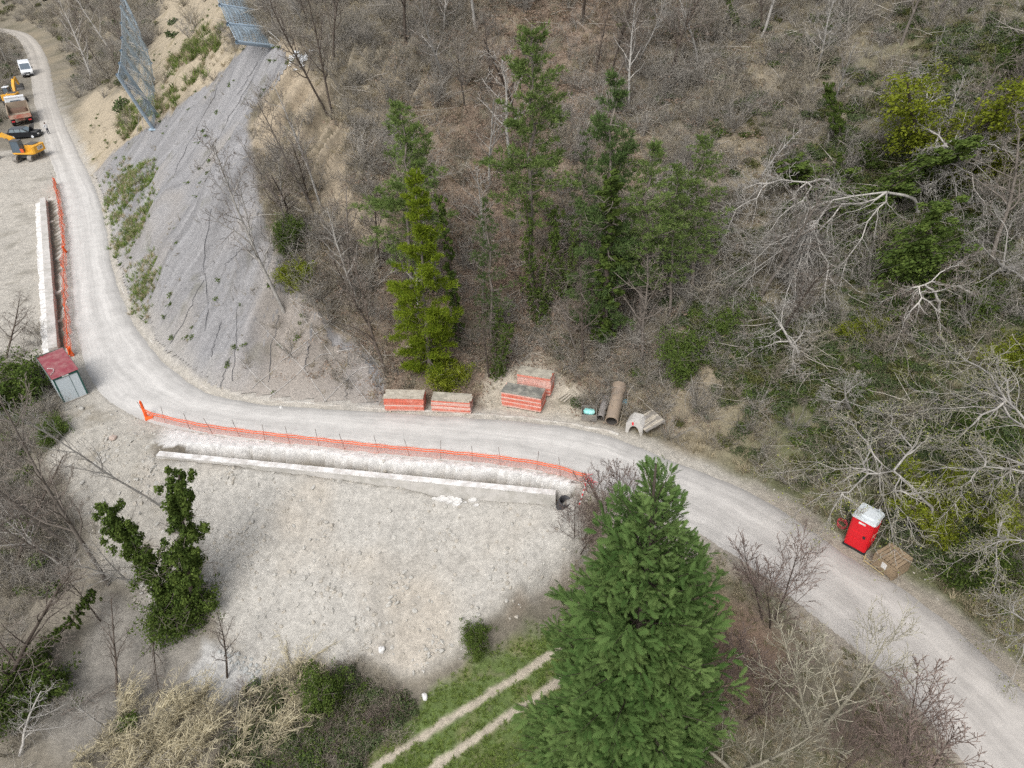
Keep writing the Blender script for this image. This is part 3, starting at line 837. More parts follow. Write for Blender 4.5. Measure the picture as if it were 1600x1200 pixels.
# ---------------------------------------------------------------- rockfall barriers
M_GALV = surf('galvanised_steel', (.36, .45, .53), .45, .12, 2)
M_GALVW = surf('bright_zinc', (.72, .75, .78), .4, .08, 2)
M_MESHW = surf('galvanised_wire', (.36, .44, .50), .5, .15, 2)
def on_ray(pix, B, L):
    v = ray(*pix); o = np.array([0, 0, CAM_H]); tB = (B - o) @ v
    dm = np.linalg.norm(o + v * tB - B)
    return o + v * (tB - math.sqrt(max(0, L * L - dm * dm)) * 1.0 if L > dm else tB)
def barrier(label, posts, L, wire_r=.02, nx_w=14, nz_w=9, rods=True):
    B = [hit(*p[0]) for p in posts]; T = [on_ray(p[1], b, L) for p, b in zip(posts, B)]
    root = empty('rockfall_barrier', B[0], 0, label, 'barrier')
    o = B[0]
    for b, t_ in zip(B, T):
        d = t_ - b
        link('post', mesh_np('post', *tube_np(np.array([b - o - d * .02, b - o + d * 1.02]), .2, 6)), M_GALV, root)
        link('base_plate', MB().box(tuple(b - o + np.array([0, 0, .05])), (.8, .8, .14)).mesh('base_plate'), M_GALV, root)
    for i in range(len(B) - 1):
        nb = NB()
        b0, b1, t0, t1 = B[i], B[i + 1], T[i], T[i + 1]
        sagdir = np.cross(b1 - b0, t0 - b0); sagdir /= np.linalg.norm(sagdir)
        def pt(u, v): return (b0 * (1 - u) + b1 * u) * (1 - v) + (t0 * (1 - u) + t1 * u) * v + sagdir * (.35 * math.sin(math.pi * u) * math.sin(math.pi * v)) - o + np.array([0, 0, .12 * math.sin(u * 9 + v * 7)]) * v * (1 - v)
        for k in range(nx_w + 1):      # upright and slanting wires
            for sl in (0, .25, -.25):
                pts = []
                for v in np.linspace(0, 1, 7):
                    u = k / nx_w + sl * (v - .5)
                    if 0 <= u <= 1: pts.append(pt(u, v))
                if len(pts) > 1: nb.add(*tube_np(np.array(pts), wire_r, 3))
        for k in range(nz_w + 1):
            nb.add(*tube_np(np.array([pt(u, k / nz_w) for u in np.linspace(0, 1, 8)]), wire_r * (2.2 if k in (0, nz_w) else 1), 3))
        link('net_panel', nb.mesh('net_panel'), M_MESHW, root)
        if rods:
            for v in (.62, .7):
                p0 = pt(.06, v + .2); p1 = pt(.95, v - .28)
                link('brake_rod', mesh_np('brake_rod', *tube_np(np.array([p0, p1]) + sagdir * .2, .085, 5)), M_GALVW, root)
    return root, B, T
PB = [((240, 203), (184, 118)), ((246, 180), (188, 100)), ((243, 147), (190, 80)), ((241, 124), (191, 60)), ((237, 100), (190, 37)), ((230, 78), (189, 11)), ((222, 55), (188, -14))]
b1, B1, T1 = barrier('tall row of galvanised rockfall posts and mesh on the pale slope above the straight', PB, 7.6, .017, 12, 10)
PB2 = [((424, 72), (371, 66)), ((410, 44), (357, 38)), ((397, 18), (344, 8)), ((384, -8), (330, -22)), ((372, -34), (318, -48))]
b2, B2, T2 = barrier('steel mesh rockfall barrier panel standing at the top of the netted spur', PB2, 4.6, .022, 16, 12, False)
# stay cables and the heap of zinc rope brakes at their anchor
an = hit(470, 103)
mb = MB()
for k in range(3): mb.tube([B2[0] + np.array([0, 0, .3 + .5 * k]) - B2[0], an - B2[0] + np.array([.25 * k, 0, .15])], .03, 4)
mb.build('stay_cable', M_CABLE, b2)
for q in (hit(214, 210), hit(226, 208)):
    MB().tube([T1[0] * .4 + B1[0] * .6 - B1[0], q - B1[0]], .03, 4).build('stay_cable', M_CABLE, b1)
hp = empty('rope_brake_heap', an, 0, 'small heap of bright zinc rope brakes at the cable anchor beside two bare trunks', 'brake heap')
mb = MB(); rs = random.Random(4)
for i in range(60):
    p0 = Vector((rs.gauss(0, .45), rs.gauss(0, .35), 0)); p0.z = float(hz(an[0] + p0.x, an[1] + p0.y)) - an[2] + rs.uniform(.1, .35)
    a = rs.uniform(0, 6.28); r_ = rs.uniform(.1, .2)
    mb.tube([p0 + Vector((r_ * math.cos(a + k), r_ * math.sin(a + k), .06 * math.sin(2 * k))) for k in np.linspace(0, 5.2, 6)], .03, 4)
tag(mb.build('rope_coils', M_GALVW, hp), kind='stuff')
# ---------------------------------------------------------------- stacks of red-edged boards beside the road
M_REDW = surf('red_painted_board', (.56, .14, .09), .85, .3, 6, (.60, .24, .18), 1.8)
M_REDW2 = surf('faded_red_board', (.62, .34, .28), .85, .25, 6, (.64, .44, .38), 1.8)
M_REDW3 = surf('bleached_board', (.62, .47, .41), .85, .25, 6, (.60, .38, .32), 1.8)
M_WOODP = surf('pale_wood', (.46, .42, .35), .85, .2, 4, (.36, .32, .26), 2.5)
M_WOODD = surf('weathered_wood', (.27, .245, .21), .9, .25, 4, (.17, .16, .15), 2.0)
M_WOODB = surf('brown_wood', (.30, .225, .145), .85, .25, 5, (.22, .165, .11), 2.5)
def frame_from(pa, pb, z=0.0):
    """base edge a->b on the ground from two photo pixels: origin at a, x axis towards b"""
    a, b = P(*pa, z), P(*pb, z)
    d = b - a
    return a, math.atan2(d[1], d[0]), float(np.linalg.norm(d[:2]))
def board_stack(label, pa, pb, depth, height, layers, mats, topm, seed, z=0.0, shift=0.0, width=None, tops=True):
    a, rz, L = frame_from(pa, pb, z)
    if width: L = width
    if shift:
        a = a + np.array([-math.sin(rz), math.cos(rz), 0]) * shift
    gz = max(float(hz(a[0], a[1])), float(hz(a[0] + L * math.cos(rz), a[1] + L * math.sin(rz)))) if z == 0 else z
    gz = min(max(gz, -.02), 1)
    rs = random.Random(seed)
    root = empty('board_stack', (a[0], a[1], gz), rz, label, 'board stack', 'red board stacks on the hill side of the road')
    for x in (.35, L - .35): MB().box((x, depth / 2, .04), (.1, depth + .1, .12)).build('skid', M_WOODP, root)
    lh = (height - .1) / layers
    for i in range(layers):
        zc = .1 + lh * (i + .5)
        lx = L + rs.uniform(-.05, .03); ox = rs.uniform(-.02, .03)
        MB().box((L / 2 + ox, depth / 2 + rs.uniform(-.02, .02), zc), (lx, depth + rs.uniform(-.05, .03), lh * .80), (0, 0, rs.uniform(-.008, .008))).build('board', mats[(i + rs.randint(0, 1)) % len(mats)], root)
    if tops:
        n = 4
        for j in range(n):
            MB().box((L / 2 + rs.uniform(-.03, .03), depth * (j + .5) / n, height + .025), (L + rs.uniform(-.1, .06), depth / n * .94, .05), (0, 0, rs.uniform(-.008, .008))).build('top_board', topm, root)
    return root, L
M_TOPG = surf('grey_brown_top', (.31, .285, .235), .9, .3, 3, (.42, .39, .32), 1.6)
board_stack('red board stack with clean pale plank top next to the netted spur', (602, 644), (663, 645), 1.0, 1.12, 8, [M_REDW, M_REDW2, M_REDW, M_REDW3], M_WOODP, 1)
s2, L2 = board_stack('faded red board stack with loose planks lying on its top', (675, 645), (735, 649), .95, 1.0, 8, [M_REDW2, M_REDW3, M_REDW], M_TOPG, 2)
for i in range(3):
    o = MB().box((0, 0, 0), (1.9 - .25 * i, .16, .04), None).build('loose_plank', M_WOODP)
    o.matrix_world = s2.matrix_world
    bpy.context.view_layer.update()
    o.matrix_world = s2.matrix_world @ Matrix.Translation((L2 * .68 + .12 * i, .25 + .17 * i, 1.075 + .002 * i)) @ Matrix.Rotation(-.03 + .03 * i, 4, 'Z')
    tag(o, 'loose pale plank lying on top of the faded red board stack', 'plank', 'loose planks on the faded stack')
board_stack('red board stack with mossy dark top standing in front of a taller stack', (784, 637), (845, 648), 1.15, 1.2, 10, [M_REDW2, M_REDW3, M_REDW], surf('mossy_top', (.15, .15, .135), .95, .35, 3, (.3, .29, .25), 2.0), 3, z=0.0)
board_stack('taller red board stack with brown top half hidden behind the mossy one', (799, 637), (852, 646), 1.0, 1.5, 10, [M_REDW, M_REDW2], M_TOPG, 4, shift=1.35)
for k, (pa, pb) in enumerate((((872, 626), (886, 616)), ((876, 629), (891, 617)), ((881, 630), (893, 619)))):
    a, b = hit(*pa), hit(*pb)
    d = b - a; rz = math.atan2(d[1], d[0])
    o = MB().box((0, 0, .05), (float(np.linalg.norm(d)), .09, .06)).build('plank', M_WOODP, None, tuple((a + b) / 2 + np.array([0, 0, .03])), (0, -math.asin(d[2] / np.linalg.norm(d)), rz))
    tag(o, 'short loose plank lying on bare sand beside the taller red stack', 'plank', 'short planks on the sand')

# ---------------------------------------------------------------- material dump: box, pipes, culvert piece, shovel
def gz_at(p): return float(hz(p[0], p[1]))
a, rz, L = frame_from((908, 660), (932, 661))
bx = empty('pallet_box', (a[0], a[1], gz_at(a) + .02), rz, 'low grey timber box holding a turquoise sack', 'box')
dep_ = 1.05
for y in (0.02, dep_ - .02): 
    for k in range(3): MB().box((L / 2, y, .15 + .17 * k), (L, .04, .145)).build('side_board', M_WOODD, bx)
for x in (0.02, L - .02):
    for k in range(3): MB().box((x, dep_ / 2, .15 + .17 * k), (.04, dep_ - .08, .145)).build('end_board', M_WOODD, bx)
for k in range(5): MB().box((L / 2, .12 + k * .2, .05), (L - .1, .17, .05)).build('floor_board', M_WOODD, bx)
M_TURQ = surf('turquoise_sack', (.25, .62, .58), .6, .25, 6, (.42, .72, .68), 4)
nb = NB(); uu = np.linspace(0, 2 * math.pi, 18, endpoint=False); vv = np.linspace(-1, 1, 9)
V = []
for v in vv:
    for u in uu:
        r_ = math.sqrt(max(0, 1 - v * v)) ** .6
        q = np.array([.38 * r_ * math.cos(u), .30 * r_ * math.sin(u), .17 * v])
        q *= 1 + .22 * float(fbm(q[0] * 5 + 3, q[1] * 5 + q[2] * 9, 1, 3, 5)); V.append(q)
n = 18; F = [(j * n + i, j * n + (i + 1) % n, (j + 1) * n + (i + 1) % n, (j + 1) * n + i) for j in range(8) for i in range(n)]
o = link('sack', mesh_np('sack', np.array(V), np.array(F), True), M_TURQ, None, tuple(np.array(bx.location) + np.array([math.cos(rz) * L * .5 - math.sin(rz) * .55, math.sin(rz) * L * .5 + math.cos(rz) * .55, .42])), (0, 0, rz))
tag(o, 'crumpled turquoise plastic sack lying in the low timber box', 'sack')
M_PIPE = surf('brown_grp_pipe', (.30, .235, .175), .75, .2, 3, (.24, .19, .15), 1.5)
M_PIPE2 = surf('grey_pipe', (.27, .25, .24), .75, .2, 3, (.22, .2, .18), 1.5)
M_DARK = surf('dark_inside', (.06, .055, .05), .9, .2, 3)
def pipe(label, pa, pb, r, mat, bell):
    a, b = hit(*pa), hit(*pb)
    d = b - a; L = float(np.linalg.norm(d)); u = Vector(d / L)
    root = empty('pipe', tuple(a + np.array([0, 0, r])), 0, label, 'pipe')
    root.rotation_euler = u.to_track_quat('Z', 'Y').to_euler()
    MB().lathe([(r * .86, 0), (r, 0), (r, L * .12), (r * .985, L * .125), (r * .985, L * .33), (r, L * .335), (r, L * .6), (r * .985, L * .605), (r * .985, L - bell), (r * .86, L - bell)], 28).build('barrel', mat, root, smooth=False)
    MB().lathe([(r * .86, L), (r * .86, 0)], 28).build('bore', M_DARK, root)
    MB().lathe([(r * 1.02, L - bell), (r * 1.13, L - bell + .06), (r * 1.13, L), (r * .86, L)], 28).build('collar', mat, root)
    return root
pipe('large brown pipe with thick collar lying between a grey pipe and a shovel', (955, 667), (967, 612), .42, M_PIPE, .55)
pipe('small grey pipe lying against the larger brown pipe', (938, 658), (946, 627), .24, M_PIPE2, .4)
# arched concrete culvert section with a timber slab leaning on it
a, rz, L = frame_from((977, 676), (1003, 683))
cv = empty('culvert_section', (a[0], a[1], gz_at(a) - .02), rz, 'pale concrete arched culvert section lying at the roadside under a timber slab', 'culvert')
arch = [(0, 0), (0, .75), (.25, 1.02), (L - .25, 1.02), (L, .75), (L, 0), (L - .18, 0)] + [(L / 2 + (L / 2 - .18) * math.cos(t_), .68 * math.sin(t_)) for t_ in np.linspace(0.12, math.pi - .12, 12)] + [(.18, 0)]
n = len(arch); V = [(x, 0, z) for x, z in arch] + [(x, .95, z) for x, z in arch]
import bmesh
bm = bmesh.new(); vs1 = [bm.verts.new(v) for v in V]
for i in range(n): bm.faces.new((vs1[i], vs1[(i + 1) % n], vs1[n + (i + 1) % n], vs1[n + i]))
e1 = [bm.edges.get((vs1[i], vs1[(i + 1) % n])) for i in range(n)]; e2_ = [bm.edges.get((vs1[n + i], vs1[n + (i + 1) % n])) for i in range(n)]
bmesh.ops.triangle_fill(bm, edges=e1, use_beauty=True); bmesh.ops.triangle_fill(bm, edges=e2_, use_beauty=True)
bmesh.ops.recalc_face_normals(bm, faces=bm.faces)
me = bpy.data.meshes.new('arch'); bm.to_mesh(me); bm.free()
link('arch', me, M_CONC, cv)
MB().box((L * .40, -.006, .84), (.12, .012, .24)).build('paint_mark', M_TAPE_R, cv)
sl = empty('timber_slab', tuple(P(1006, 662, .75)), rz - .42, 'weathered timber form panel propped on the culvert section', 'panel')
sl.rotation_euler = (.10, .12, rz - .55)
for k in range(8): MB().box((-.55 + .158 * k, .45, .0), (.15, 1.55, .06)).build('plank', M_WOODD if k % 3 else M_WOODP, sl)
for y in (-.2, .45, 1.1): MB().box((0, y, -.08), (1.25, .12, .1)).build('batten', M_WOODD, sl)
for k in range(3): MB().box((-.1 + .22 * k, .4, .055), (.07, 1.1 - .1 * k, .05), (0, 0, .1)).build('loose_lath', M_WOODP, sl)
# shovel
a, b = hit(967, 669), hit(977, 626); d = b - a; L = float(np.linalg.norm(d))
sh = empty('shovel', tuple(a + np.array([0, 0, .12])), 0, 'long pale-handled shovel with blue blade lying beside the brown pipe', 'shovel')
sh.rotation_euler = Vector(d).to_track_quat('Z', 'Y').to_euler()
MB().tube([(0, 0, 0), (0, 0, L * .86)], .022, 6).build('handle', M_WOODP, sh)
MB().box((0, 0, L * .9), (.30, .03, .42), taper=(.75, 1)).build('blade', surf('blue_paint', (.08, .25, .33), .6), sh)

# ---------------------------------------------------------------- portable toilet
M_TRED = surf('red_plastic', (.62, .012, .02), .45, .08, 2, spec=.4)
M_TROOF = surf('pale_grey_plastic', (.56, .60, .62), .5, .1, 3)
M_BLK = surf('black_rubber', (.025, .025, .027), .7, .2)
a, rz, L = frame_from((1317, 848), (1344, 863), .08)
tw_ = 1.12
tl = empty('portable_toilet', (a[0], a[1], max(gz_at(a), 0) + .0), rz, 'red portable toilet with pale grey roof beside the wooden crate', 'toilet')
MB().box((tw_ / 2, tw_ / 2, .07), (tw_ + .04, tw_ + .04, .14)).build('base', M_BLK, tl)
MB().box((tw_ / 2, tw_ / 2, 1.12), (tw_, tw_, 1.96), bev=.07).build('cabin', M_TRED, tl)
dr = MB().box((tw_ / 2, -.015, 1.1), (.84, .03, 1.78)).build('door', M_TRED, tl)
for z in (.62, 1.1, 1.58): MB().box((tw_ / 2, -.035, z), (.66, .012, .34)).build('door_panel', M_TRED, dr)
MB().box((tw_ / 2 + .3, -.05, 1.15), (.12, .05, .16)).build('latch', M_BLK, dr)
MB().box((tw_ / 2, -.034, 1.92), (.34, .01, .11)).build('notice', M_WHITE, tl)
for y in (.3, .6, .9): MB().box((tw_ + .012, y, 1.2), (.03, .07, 1.6)).build('rib', M_TRED, tl)
for k in range(3): MB().box((tw_ + .02, .55, 1.86 + .07 * k), (.03, .5, .035)).build('vent_slat', M_TROOF, tl)
rf = MB().box((tw_ / 2, tw_ / 2, 2.17), (tw_ + .10, tw_ + .10, .14), taper=(.93, .93), bev=.08).build('roof', M_TROOF, tl)
MB().box((tw_ / 2, tw_ / 2, 2.27), (tw_ * .7, tw_ * .7, .07), taper=(.85, .85), bev=.06).build('roof_light', M_TROOF, rf)
MB().lathe([(.05, 0), (.05, .25), (.07, .25), (.07, .3), (0, .3)], 10, Matrix.Translation((tw_ * .8, tw_ * .8, 2.2))).build('vent_pipe', M_TROOF, tl)
q = hit(1313, 826)
hc = empty('hose_coil', q, .3, 'loose coil of red hose hanging in brush beside the portable toilet', 'hose')
V, F = tube_np(np.array([(.24 * math.cos(k * .3) + .02 * math.sin(k), .24 * math.sin(k * .3), .12 + .006 * k + .25 * (1 + math.sin(k * .3)) * .5) for k in range(44)]), .022, 6)
link('hose', mesh_np('hose', V, F, True), surf('pink_red_hose', (.55, .07, .09), .6), hc)

# ---------------------------------------------------------------- wooden crate
a, rz, L = frame_from((1360, 882), (1387, 903), .02)
L = 1.25; Dp = 1.2; Hc = .92
wc = empty('wooden_crate', (a[0], a[1], gz_at(a) + .01), rz, 'brown slatted wooden crate with a white paper notice', 'crate')
for x in (.1, L / 2, L - .1): MB().box((x, Dp / 2, .05), (.1, Dp, .1)).build('skid', M_WOODB, wc)
for k in range(5):
    z = .18 + k * .155
    MB().box((L / 2, .0, z), (L, .025, .135)).build('slat', M_WOODB, wc); MB().box((L / 2, Dp, z), (L, .025, .135)).build('slat', M_WOODB, wc)
    MB().box((.0, Dp / 2, z), (.025, Dp - .05, .135)).build('slat', M_WOODB, wc); MB().box((L, Dp / 2, z), (.025, Dp - .05, .135)).build('slat', M_WOODB, wc)
for x in (.04, L - .04):
    for y in (.04, Dp - .04): MB().box((x, y, .5), (.07, .07, .8)).build('corner_post', M_WOODB, wc)
for k in range(7): MB().box((.09 + k * (L - .18) / 6, Dp / 2, Hc + .02 + random.uniform(-.004, .004)), (.15, Dp + .06, .025)).build('lid_board', M_WOODB, wc)
for y in (.2, Dp - .2): MB().box((L / 2, y, Hc + .048), (L, .09, .025)).build('lid_batten', M_WOODB, wc)
MB().box((L * .5, -.02, .55), (.26, .008, .36)).build('paper_notice', M_WHITE, wc)
for k, (pa, pb) in enumerate((((1347, 872), (1382, 898)), ((1349, 878), (1380, 901)), ((1352, 869), (1348, 880)))):
    aa, bb = hit(*pa), hit(*pb); d = bb - aa; L_ = float(np.linalg.norm(d))
    o = link('lath', MB().box((0, 0, 0), (L_, .05, .03)).mesh('lath'), surf('yellow_lath', (.42, .34, .18), .8), None, tuple((aa + bb) / 2 + np.array([0, 0, .09])), (0, -math.asin(d[2] / L_), math.atan2(d[1], d[0])))
    tag(o, 'thin yellowish lath on the ground in front of the wooden crate', 'lath', 'laths by the wooden crate')

# ---------------------------------------------------------------- site shed at the bend
M_SHW = surf('pale_blue_panel', (.52, .58, .61), .6, .06, 1.5)
M_SHG = surf('dark_green_trim', (.02, .085, .07), .5, .15)
M_ROOFR = surf('maroon_sheet', (.25, .055, .07), .6, .18, 3, (.30, .13, .13), 2)
a, rz, L = frame_from((100.5, 631), (138.5, 616), -.05)
Hs = 2.05
fl = P(80.5, 595, Hs); bl_ = P(57.5, 561, Hs + .02)
Dp = float(np.linalg.norm((bl_ - fl)[:2]))
sg = .0
sd_ = empty('site_shed', (a[0], a[1], sg - .05), rz, 'small pale metal shed with maroon corrugated roof at the road bend', 'shed')
Wd = L
MB().box((Wd / 2, .03, Hs / 2), (Wd - .1, .05, Hs - .1)).build('front_panel', M_SHW, sd_)
MB().box((Wd * .62, -.002, Hs / 2), (.02, .02, Hs - .2)).build('door_gap', M_SHG, sd_)
MB().box((.03, Dp / 2, Hs / 2), (.05, Dp - .1, Hs - .1)).build('side_panel', M_SHW, sd_)
MB().box((Wd - .03, Dp / 2, Hs / 2), (.05, Dp - .1, Hs - .1)).build('side_panel', M_SHW, sd_)
MB().box((Wd / 2, Dp - .03, Hs / 2), (Wd - .1, .05, Hs - .1)).build('back_panel', M_SHW, sd_)
for x in (.045, Wd - .045):
    for y in (.045, Dp - .045): MB().box((x, y, Hs / 2), (.10, .10, Hs)).build('corner_post', M_SHG, sd_)
MB().box((Wd / 2, -.012, Hs - .02), (Wd, .05, .14)).build('front_trim', M_SHG, sd_)
MB().box((Wd / 2, -.045, Hs - .0), (.42, .02, .10)).build('sign_plate', M_WHITE, sd_)
MB().box((Wd / 2, -.03, .02), (Wd + .05, .1, .1)).build('sill', surf('shed_sill', (.3, .28, .25), .9), sd_)
nc = 22; pts = []
for k in range(nc * 2 + 1):
    pts.append((-.08 + (Dp + .16) * k / (nc * 2), .035 * (k % 2)))
V = [(-.08, y, Hs + .05 + z) for y, z in pts] + [(Wd + .08, y, Hs + .05 + z + .06) for y, z in pts]
n = len(pts)
link('roof', mesh_np('roof', np.array(V), np.array([(i, n + i, n + i + 1, i + 1) for i in range(n - 1)])), M_ROOFR, sd_)
for x in (-.09, Wd + .09): MB().box((x, Dp / 2, Hs + .07), (.05, Dp + .2, .07)).build('roof_trim', surf('grey_green_trim', (.13, .16, .14), .6), sd_)
MB().box((Wd / 2, Dp + .1, Hs + .09), (Wd + .2, .05, .07)).build('roof_trim', MATS['grey_green_trim'], sd_)
V, F = tube_np(np.array([(.05, .5, Hs + .12), (.3, .75, Hs + .14), (.42, 1.1, Hs + .14), (.3, 1.3, Hs + .16), (.1, 1.55, Hs + .13)]), .02, 5)
link('cable', mesh_np('cable', V, F), M_CABLE, sd_)

# ---------------------------------------------------------------- vehicles on the far straight
M_VANW = surf('white_paint', (.70, .72, .74), .3, .05, 1, spec=.5)
M_GLASS = surf('dark_glass', (.10, .13, .16), .12, .1, 1, spec=.6)
M_CARB = surf('black_paint', (.012, .014, .018), .25, .1, 1, spec=.5)
M_YEL = surf('yellow_paint', (.72, .36, .03), .5, .15, 1.5, (.6, .33, .06), 1.2)
M_TRUCKR = surf('truck_red', (.30, .09, .06), .7, .25, 2, (.33, .25, .19), 1.0)
M_BED = surf('muddy_bed', (.33, .27, .20), .9, .2, 2, (.26, .2, .15), 1)
M_MUD = surf('brown_mud', (.14, .09, .065), .95, .25, 2)
M_STEELD = surf('dark_steel', (.09, .09, .09), .6, .2)
M_TRACK = surf('dusty_track', (.30, .28, .25), .9, .25, 4, (.16, .15, .14), 2)
M_LIGHT = surf('lamp_lens', (.7, .7, .68), .2, .05)
def wheel(parent, x, y, r, wdt, hub=M_STEELD):
    o = MB().lathe([(r * .55, -wdt / 2), (r * .92, -wdt / 2), (r, -wdt * .35), (r, wdt * .35), (r * .92, wdt / 2), (r * .55, wdt / 2)], 18).build('wheel', M_BLK, parent, (x, y, r), (0, math.pi / 2, 0))
    MB().lathe([(0, -wdt * .42), (r * .56, -wdt * .45), (r * .56, wdt * .45), (0, wdt * .42)], 14).build('rim', hub, o)
# -- van, nose towards the viewer (local -y)
q = P(45, 120, 0); d = P(52, 140, 0) - q
rzv = math.atan2(d[1], d[0]) + math.pi / 2
van = empty('van', (q[0], q[1], gz_at(q) + .0), rzv, 'white panel van parked at the far end of the gravel road', 'van')
sec = [(-.15, .35), (-.1, .95), (.15, 1.12), (.95, 1.25), (1.85, 2.25), (2.3, 2.42), (5.2, 2.42), (5.4, 2.2), (5.4, .35)]
V = []; 
for sgn in (-1, 1):
    for y, z in sec: V.append((sgn * (1.0 if z < 1.4 else .93), y, z))
n = len(sec)
F = [tuple(range(n - 1, -1, -1)), tuple(range(n, 2 * n))] + [(i, (i + 1) % n, n + (i + 1) % n, n + i) for i in range(n)]
MB().add(V, F).build('body', M_VANW, van)
MB().add([(-.86, 1.0, 1.33), (.86, 1.0, 1.33), (.80, 1.80, 2.20), (-.80, 1.80, 2.20), (-.86, .97, 1.31), (.86, .97, 1.31), (.80, 1.78, 2.23), (-.80, 1.78, 2.23)], [(4, 5, 6, 7), (0, 1, 5, 4), (2, 3, 7, 6), (1, 2, 6, 5), (3, 0, 4, 7)]).build('windscreen', M_GLASS, van)
for sgn in (-1, 1):
    MB().prism([(1.25, 1.35), (1.95, 2.1), (2.6, 2.1), (2.6, 1.35)], 'x', sgn * .96 - .02, sgn * .96 + .02).build('side_window', M_GLASS, van)
    MB().box((sgn * 1.12, 1.2, 1.5), (.2, .14, .3)).build('mirror', M_BLK, van)
    MB().box((sgn * .78, -.14, .92), (.3, .1, .22)).build('headlight', M_LIGHT, van)
    for y in (.8, 4.3): wheel(van, sgn * .88, y, .35, .24)
MB().box((0, -.19, .48), (1.9, .12, .34), bev=.04).build('bumper', M_BLK, van); MB().box((0, -.16, .84), (1.0, .06, .2)).build('grille', M_BLK, van)
MB().box((0, -.26, .55), (.5, .02, .12)).build('number_plate', M_WHITE, van)
# -- dump truck seen from behind (local +y forward)
q = P(37, 195, 0); d = P(30, 165, 0) - q
rzt = math.atan2(d[1], d[0]) - math.pi / 2
tk = empty('dump_truck', (q[0], q[1], gz_at(q)), rzt, 'muddy dump truck with red chassis and white cab, its bed open to view', 'truck')
tk.scale = (1.18, 1.1, 1.1)
MB().box((0, 3.2, .85), (.9, 6.4, .25)).build('chassis', M_TRUCKR, tk)
MB().box((0, 2.3, 1.15), (2.4, 4.7, .12)).build('bed_floor', M_BED, tk)
for sgn in (-1, 1): MB().prism([(-.05, 1.2), (-.05, 1.75), (.4, 2.0), (4.6, 2.15), (4.6, 1.2)], 'x', sgn * 1.22 - .05, sgn * 1.22 + .05).build('bed_side', M_BED, tk)
MB().box((0, 4.65, 1.75), (2.5, .1, 1.2)).build('bed_headboard', M_BED, tk)
MB().box((0, -.1, 1.3), (2.5, .1, .5), (-.3, 0, 0)).build('tailgate', M_TRUCKR, tk)
MB().box((0, 3.6, 1.42), (2.2, 1.8, .42), taper=(.8, .7), bev=.3).build('load', M_MUD, tk)
cb = MB().box((0, 5.85, 1.85), (2.45, 1.7, 1.9), taper=(.94, .88), bev=.1).build('cab', M_VANW, tk)
MB().box((0, 6.72, 2.1), (2.1, .05, .8)).build('windscreen', M_GLASS, cb); MB().box((0, 4.99, 2.2), (1.2, .05, .5)).build('rear_window', M_GLASS, cb)
MB().box((0, 5.3, 2.86), (2.3, .5, .1)).build('roof_visor', M_VANW, cb)
for sgn in (-1, 1):
    MB().box((sgn * 1.4, 6.3, 2.0), (.15, .1, .5)).build('mirror', M_BLK, tk)
    MB().box((sgn * .95, -.15, .75), (.35, .06, .16)).build('tail_light', M_TAPE_R, tk)
    for y in (.9, 2.2, 5.6): wheel(tk, sgn * 1.02, y, .52, .42)
